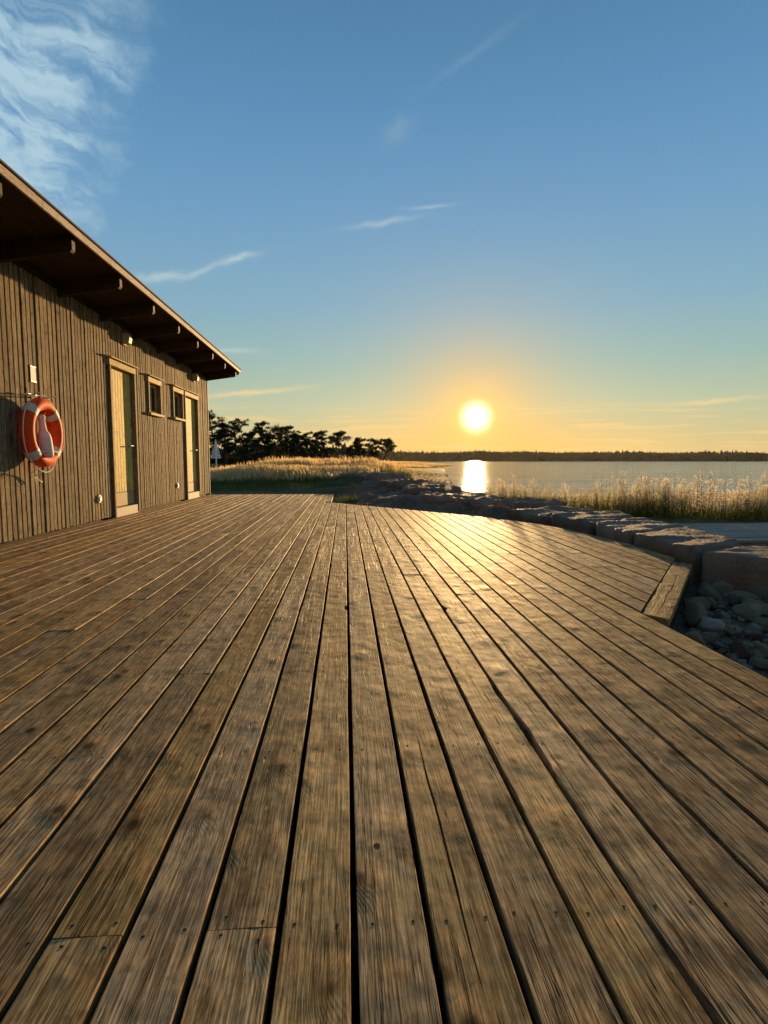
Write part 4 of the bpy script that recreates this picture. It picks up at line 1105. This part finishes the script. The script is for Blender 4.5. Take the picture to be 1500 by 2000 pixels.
def soup(st, sd, dst, dsd, off, rz):
    c, s = math.cos(rz), math.sin(rz)
    for a, b in ((st, dst), (sd, dsd)):
        n_ = len(b.v); b.v += [(x * c - y * s + off[0], x * s + y * c + off[1], z + off[2]) for x, y, z in a.v]; b.f += [tuple(i + n_ for i in f) for f in a.f]
protos = [weed_geo(r1.choice([.34, .42, .50, .58, .74]) * r1.uniform(.9, 1.1), r1, r1.randrange(12, 20)) for _ in range(18)]
DS, DD = MB(), MB()
cnt = 0
while cnt < 1500:
    x = r1.uniform(2.9, 13.5); y = r1.uniform(8, 12.6)
    k_ = float(strip(np.array([x]), np.array([y]))[0]) * (.2 + .8 * float(vnoise(np.array([x]), np.array([y]), .9, 19)[0])) * min(1, max(.18, (x - 2.6) / 2))
    if r1.random() > k_ ** 1.8 * 1.5: continue
    z = float(land_z(np.array([x]), np.array([y]))[0]) - .02; st, sd = protos[r1.randrange(18)]
    soup(st, sd, DS, DD, (x, y, z), r1.uniform(0, 6.28)); cnt += 1
o = raw_mesh('weed_stems', DS.v, [f if len(f) == 4 else (*f, f[-1]) for f in DS.f], M['weed']); tag(o, 'thin upright stems of dry weeds in front of the water', 'weeds', kind='stuff')
o = raw_mesh('weed_seed_heads', DD.v, DD.f, M['seed']); tag(o, 'pale fluffy seed heads of the weeds catching the sun', 'weeds', kind='stuff')
# single tall weeds that stand out
TW = [(2.98, 10.9, .62, 'tall branching weed just right of the sun glint on the water'), (3.16, 11.2, .48, 'second shorter weed right of the sun glint'),
      (2.25, 12.6, .22, 'lone weed on the rocks just left of the sun glint'), (1.95, 13.9, .20, 'small weed on the rock ridge left of the sun glint'),
      (5.15, 9.0, .62, 'tall pale weed rising above the strip behind the rocks'), (6.95, 9.0, .86, 'tallest weed near the right edge, left one of the pair'), (7.55, 9.0, .84, 'tallest weed near the right edge, right one of the pair'),
      (3.85, 9.9, .50, 'weed at the left end of the dense strip')]
for x, y, h, lab_ in TW:
    z = float(land_z(np.array([x]), np.array([y]))[0]) - .02
    e = empty('tall_weed', (x, y, z), lab_, 'weed')
    S_, D_ = MB(), MB()
    for q in range(3):
        st, sd = weed_geo(h * r1.uniform(.75, 1.0), r1, 24); soup(st, sd, S_, D_, (r1.uniform(-.05, .05), r1.uniform(-.05, .05), 0), 0)
    S_.build('stem', M['weed'], e); D_.build('seed_head', M['seed'], e)

# ------------------------------------------------------------------ day marks
def day_mark(x, y, zb, hpost, w, h, label):
    e = empty('day_mark', (x, y, zb), label, 'day mark')
    MB().box(-.05, .05, -.05, .05, 0, hpost + h * .9, .004).build('post', M['white'], e)
    n_ = 11
    for i in range(n_):
        t_ = i / n_; z = hpost + h * t_; ww = w * (1 - t_) * .5; t2 = (i + .62) / n_; w2 = w * (1 - t2) * .5
        mb = MB(); mb.prism([(-ww, z), (ww, z), (w2, hpost + h * t2), (-w2, hpost + h * t2)], 1, -.085, -.06); mb.build('slat', M['white'], e)
    mb = MB(); mb.tube([(-w / 2, -.055, hpost), (0, -.055, hpost + h), (w / 2, -.055, hpost)], .025, 5); mb.build('edge_rail', M['white'], e)
    return e
day_mark(-12.2, 56, -.05, 1.05, .88, 1.80, 'white slatted triangular day mark beside the boathouse corner')
day_mark(-3.25, 118, -.1, 1.6, .75, 2.0, 'tiny white triangular day mark far off under the umbrella pine')

# ------------------------------------------------------------------ shore pines
def pine(px_x, dist, top_px, wid_px, kind, label, seed, lean=0.0):
    """px_x, top_px, wid_px are sizes read off the photograph, turned into metres at this distance"""
    r2 = random.Random(seed)
    ang0 = math.atan((px_x - 750) / 1132.0) + YAW
    x = math.sin(ang0) * dist; y = math.cos(ang0) * dist; zb = float(land_z(np.array([x]), np.array([y]))[0]) - .1
    H = (899 - top_px) / 1130 * dist + .8 - zb; Wd = wid_px / 1130 * dist
    e = empty('pine_tree', (x, y, zb), label, 'tree', 'pines along the shore')
    bend = Vector((r2.uniform(-.06, .06) + lean, r2.uniform(-.05, .05), 0))
    def T(t_): return Vector((bend.x * H * t_ ** 1.5 + math.sin(t_ * 5 + seed) * .02 * H, bend.y * H * t_, H * t_ * .93))
    tr = MB(); tr.smooth = True; r0 = .018 * H + .05
    tr.tube([T(q / 7) for q in range(8)], [r0 * (1.15 - .95 * q / 7) for q in range(8)], 7)
    clumps = []
    nl = {'umbrella': 15, 'tall': 20, 'bushy': 26, 'low': 16}[kind]; t0 = {'umbrella': .58, 'tall': .36, 'bushy': .22, 'low': .08}[kind]
    for i in range(nl):
        t_ = t0 + (.97 - t0) * (i + r2.random()) / nl; a = r2.uniform(0, 6.28)
        k_ = (t_ - t0) / (1 - t0)
        if kind == 'umbrella': rad = (1 - .65 * k_ ** 2.5) * (.80 if k_ > .12 else .5)
        elif kind == 'tall': rad = (.30 + .75 * math.sin(math.pi * min(1, k_ * .8 + .12))) * r2.choice([.55, .9, 1.25])
        else: rad = (1 - .72 * k_ ** 1.7) * r2.uniform(.6, 1.15)
        L = Wd * .5 * rad * r2.uniform(.75, 1.12); p = T(t_); rise = {'umbrella': .32, 'tall': .30, 'bushy': .22, 'low': .25}[kind]
        q = p + Vector((math.cos(a) * L, math.sin(a) * L, L * rise + r2.uniform(-.02, .04) * H))
        mid = (p + q) / 2 + Vector((0, 0, -L * .10))
        tr.tube([p, mid, q], [r0 * .34, r0 * .22, r0 * .08], 5, cap=False)
        for s_ in range(6):
            u = .35 + .75 * s_ / 5; c = p.lerp(q, u) + Vector((r2.gauss(0, .20) * L, r2.gauss(0, .20) * L, abs(r2.gauss(0, .05)) * L + .012 * H))
            clumps.append((c, Wd * r2.uniform(.035, .085)))
    for q in range(3): clumps.append((T(1.0) + Vector((r2.gauss(0, .04) * Wd, 0, -.02 * H * q)), Wd * .06))
    tr.build('trunk', M['bark'], e)
    # foliage: many needle tufts (small triangles) filling small flattened clumps
    g = np.random.RandomState(seed); VV = []
    for c, s in clumps:
        n_ = int(22 + 46 * s)
        D = g.normal(size=(n_, 3)); D /= np.linalg.norm(D, axis=1)[:, None]; rad = g.rand(n_) ** .6
        Pp = np.array(c) + D * rad[:, None] * np.array([s * 1.35, s * 1.35, s * .55])
        d2 = g.normal(size=(n_, 3)) * np.array([1, 1, .6]) + D * .9 + np.array([0, 0, .35]); d2 /= np.linalg.norm(d2, axis=1)[:, None]
        sd_ = np.cross(d2, g.normal(size=(n_, 3))); sd_ /= np.linalg.norm(sd_, axis=1)[:, None]
        ln = (.10 + .14 * g.rand(n_))[:, None] * (dist / 80) ** .5; wd = ln * .26
        VV.append(np.stack([Pp - sd_ * wd, Pp + sd_ * wd, Pp + d2 * ln * 1.5], 1).reshape(-1, 3))
    VV = np.concatenate(VV); FF = np.arange(len(VV)).reshape(-1, 3)
    raw_mesh('crown', VV, FF, M['needles'], e)
    return e
PINES = [
    (418, 74, 806, 62, 'tall', 'tallest pine, at the boathouse corner behind the white day mark', 0),
    (441, 70, 826, 46, 'bushy', 'bushy pine just right of the tallest one', 0),
    (464, 72, 821, 44, 'tall', 'pine with a small pointed tuft right of the day mark', 0),
    (484, 68, 842, 46, 'bushy', 'round bushy pine left of the slim wind-bent one', 0),
    (503, 74, 822, 38, 'tall', 'slim wind-bent pine standing above its neighbours', .03),
    (523, 70, 848, 42, 'bushy', 'low bushy pine in the dip right of the slim one', 0),
    (541, 76, 834, 46, 'tall', 'pine with flat tufts, left of the broad double top', 0),
    (561, 72, 831, 52, 'tall', 'broad double-topped pine in the middle of the row', 0),
    (580, 70, 846, 44, 'bushy', 'dense pine right under the broad double top', 0),
    (596, 76, 844, 34, 'tall', 'narrow pine with a gap of sky on its left', 0),
    (613, 74, 842, 38, 'tall', 'pine at the right end of the dense group', 0),
    (627, 72, 862, 34, 'low', 'low dark pine closing the dense group', 0),
    (661, 88, 843, 52, 'umbrella', 'umbrella-shaped pine standing alone with sky under its crown', 0),
    (684, 86, 872, 34, 'low', 'small low pine right of the umbrella pine', 0),
    (704, 90, 853, 38, 'bushy', 'round pine between umbrella pine and wind-bent last pines', 0),
    (728, 96, 857, 30, 'tall', 'thin pine next to the last one by the water', 0),
    (749, 98, 857, 42, 'umbrella', 'last pine by the water, bent to the right by wind', .16),
    (645, 92, 874, 40, 'low', 'low dark pine in the gap left of the umbrella pine', 0),
    (394, 70, 815, 60, 'bushy', 'pine partly hidden by the boathouse corner', 0),
    (360, 76, 812, 60, 'tall', 'pine behind the boathouse', 0),
    (330, 78, 822, 60, 'bushy', 'bushy pine behind the boathouse', 0)]
for i, (a, d, tp, wd, kd_, lb_, le) in enumerate(PINES): pine(a, d, tp, wd, kd_, lb_, 100 + i, le)
# dark undergrowth below the pines
UX, UY = [], []
r_ = np.random.RandomState(31)
n_ = 46000; A = r_.uniform(R(-24), R(1.2), n_); Dd = r_.uniform(72, 104, n_); X = np.sin(A) * Dd; Y = np.cos(A) * Dd
Hh = (.4 + 1.9 * vnoise(X, Y, .22, 3)) * r_.rand(n_) ** .8
Hh *= np.clip((R(1.4) - A) / R(3), .25, 1)
Z = land_z(X, Y); P = np.stack([X, Y, Z + Hh], -1)
d = r_.normal(size=(n_, 3)); d /= np.linalg.norm(d, axis=1)[:, None]; e = np.cross(d, r_.normal(size=(n_, 3))); e /= np.linalg.norm(e, axis=1)[:, None]
VV = np.stack([P - e * .09, P + e * .09, P + d * .42], 1).reshape(-1, 3)
o = raw_mesh('undergrowth', VV, np.arange(len(VV)).reshape(-1, 3), M['needles']); tag(o, 'dark juniper undergrowth below the shore pines', 'undergrowth', kind='stuff')

# ------------------------------------------------------------------ evening haze over land and sea
hz = MB(); hz.box(-2650, 2650, -1350, 3650, -4.0, 32.0)
hm = bpy.data.materials.new('haze'); hm.use_nodes = True; t = NT(hm.node_tree); t.N.clear()
mo = t.n('ShaderNodeOutputMaterial'); pv = t.n('ShaderNodeVolumePrincipled'); pv.inputs['Color'].default_value = (.96, .95, .93, 1); pv.inputs['Density'].default_value = .000011; pv.inputs['Anisotropy'].default_value = .55
t.L.new(pv.outputs[0], mo.inputs['Volume'])
ho = hz.build('haze', hm); tag(ho, kind='stuff')
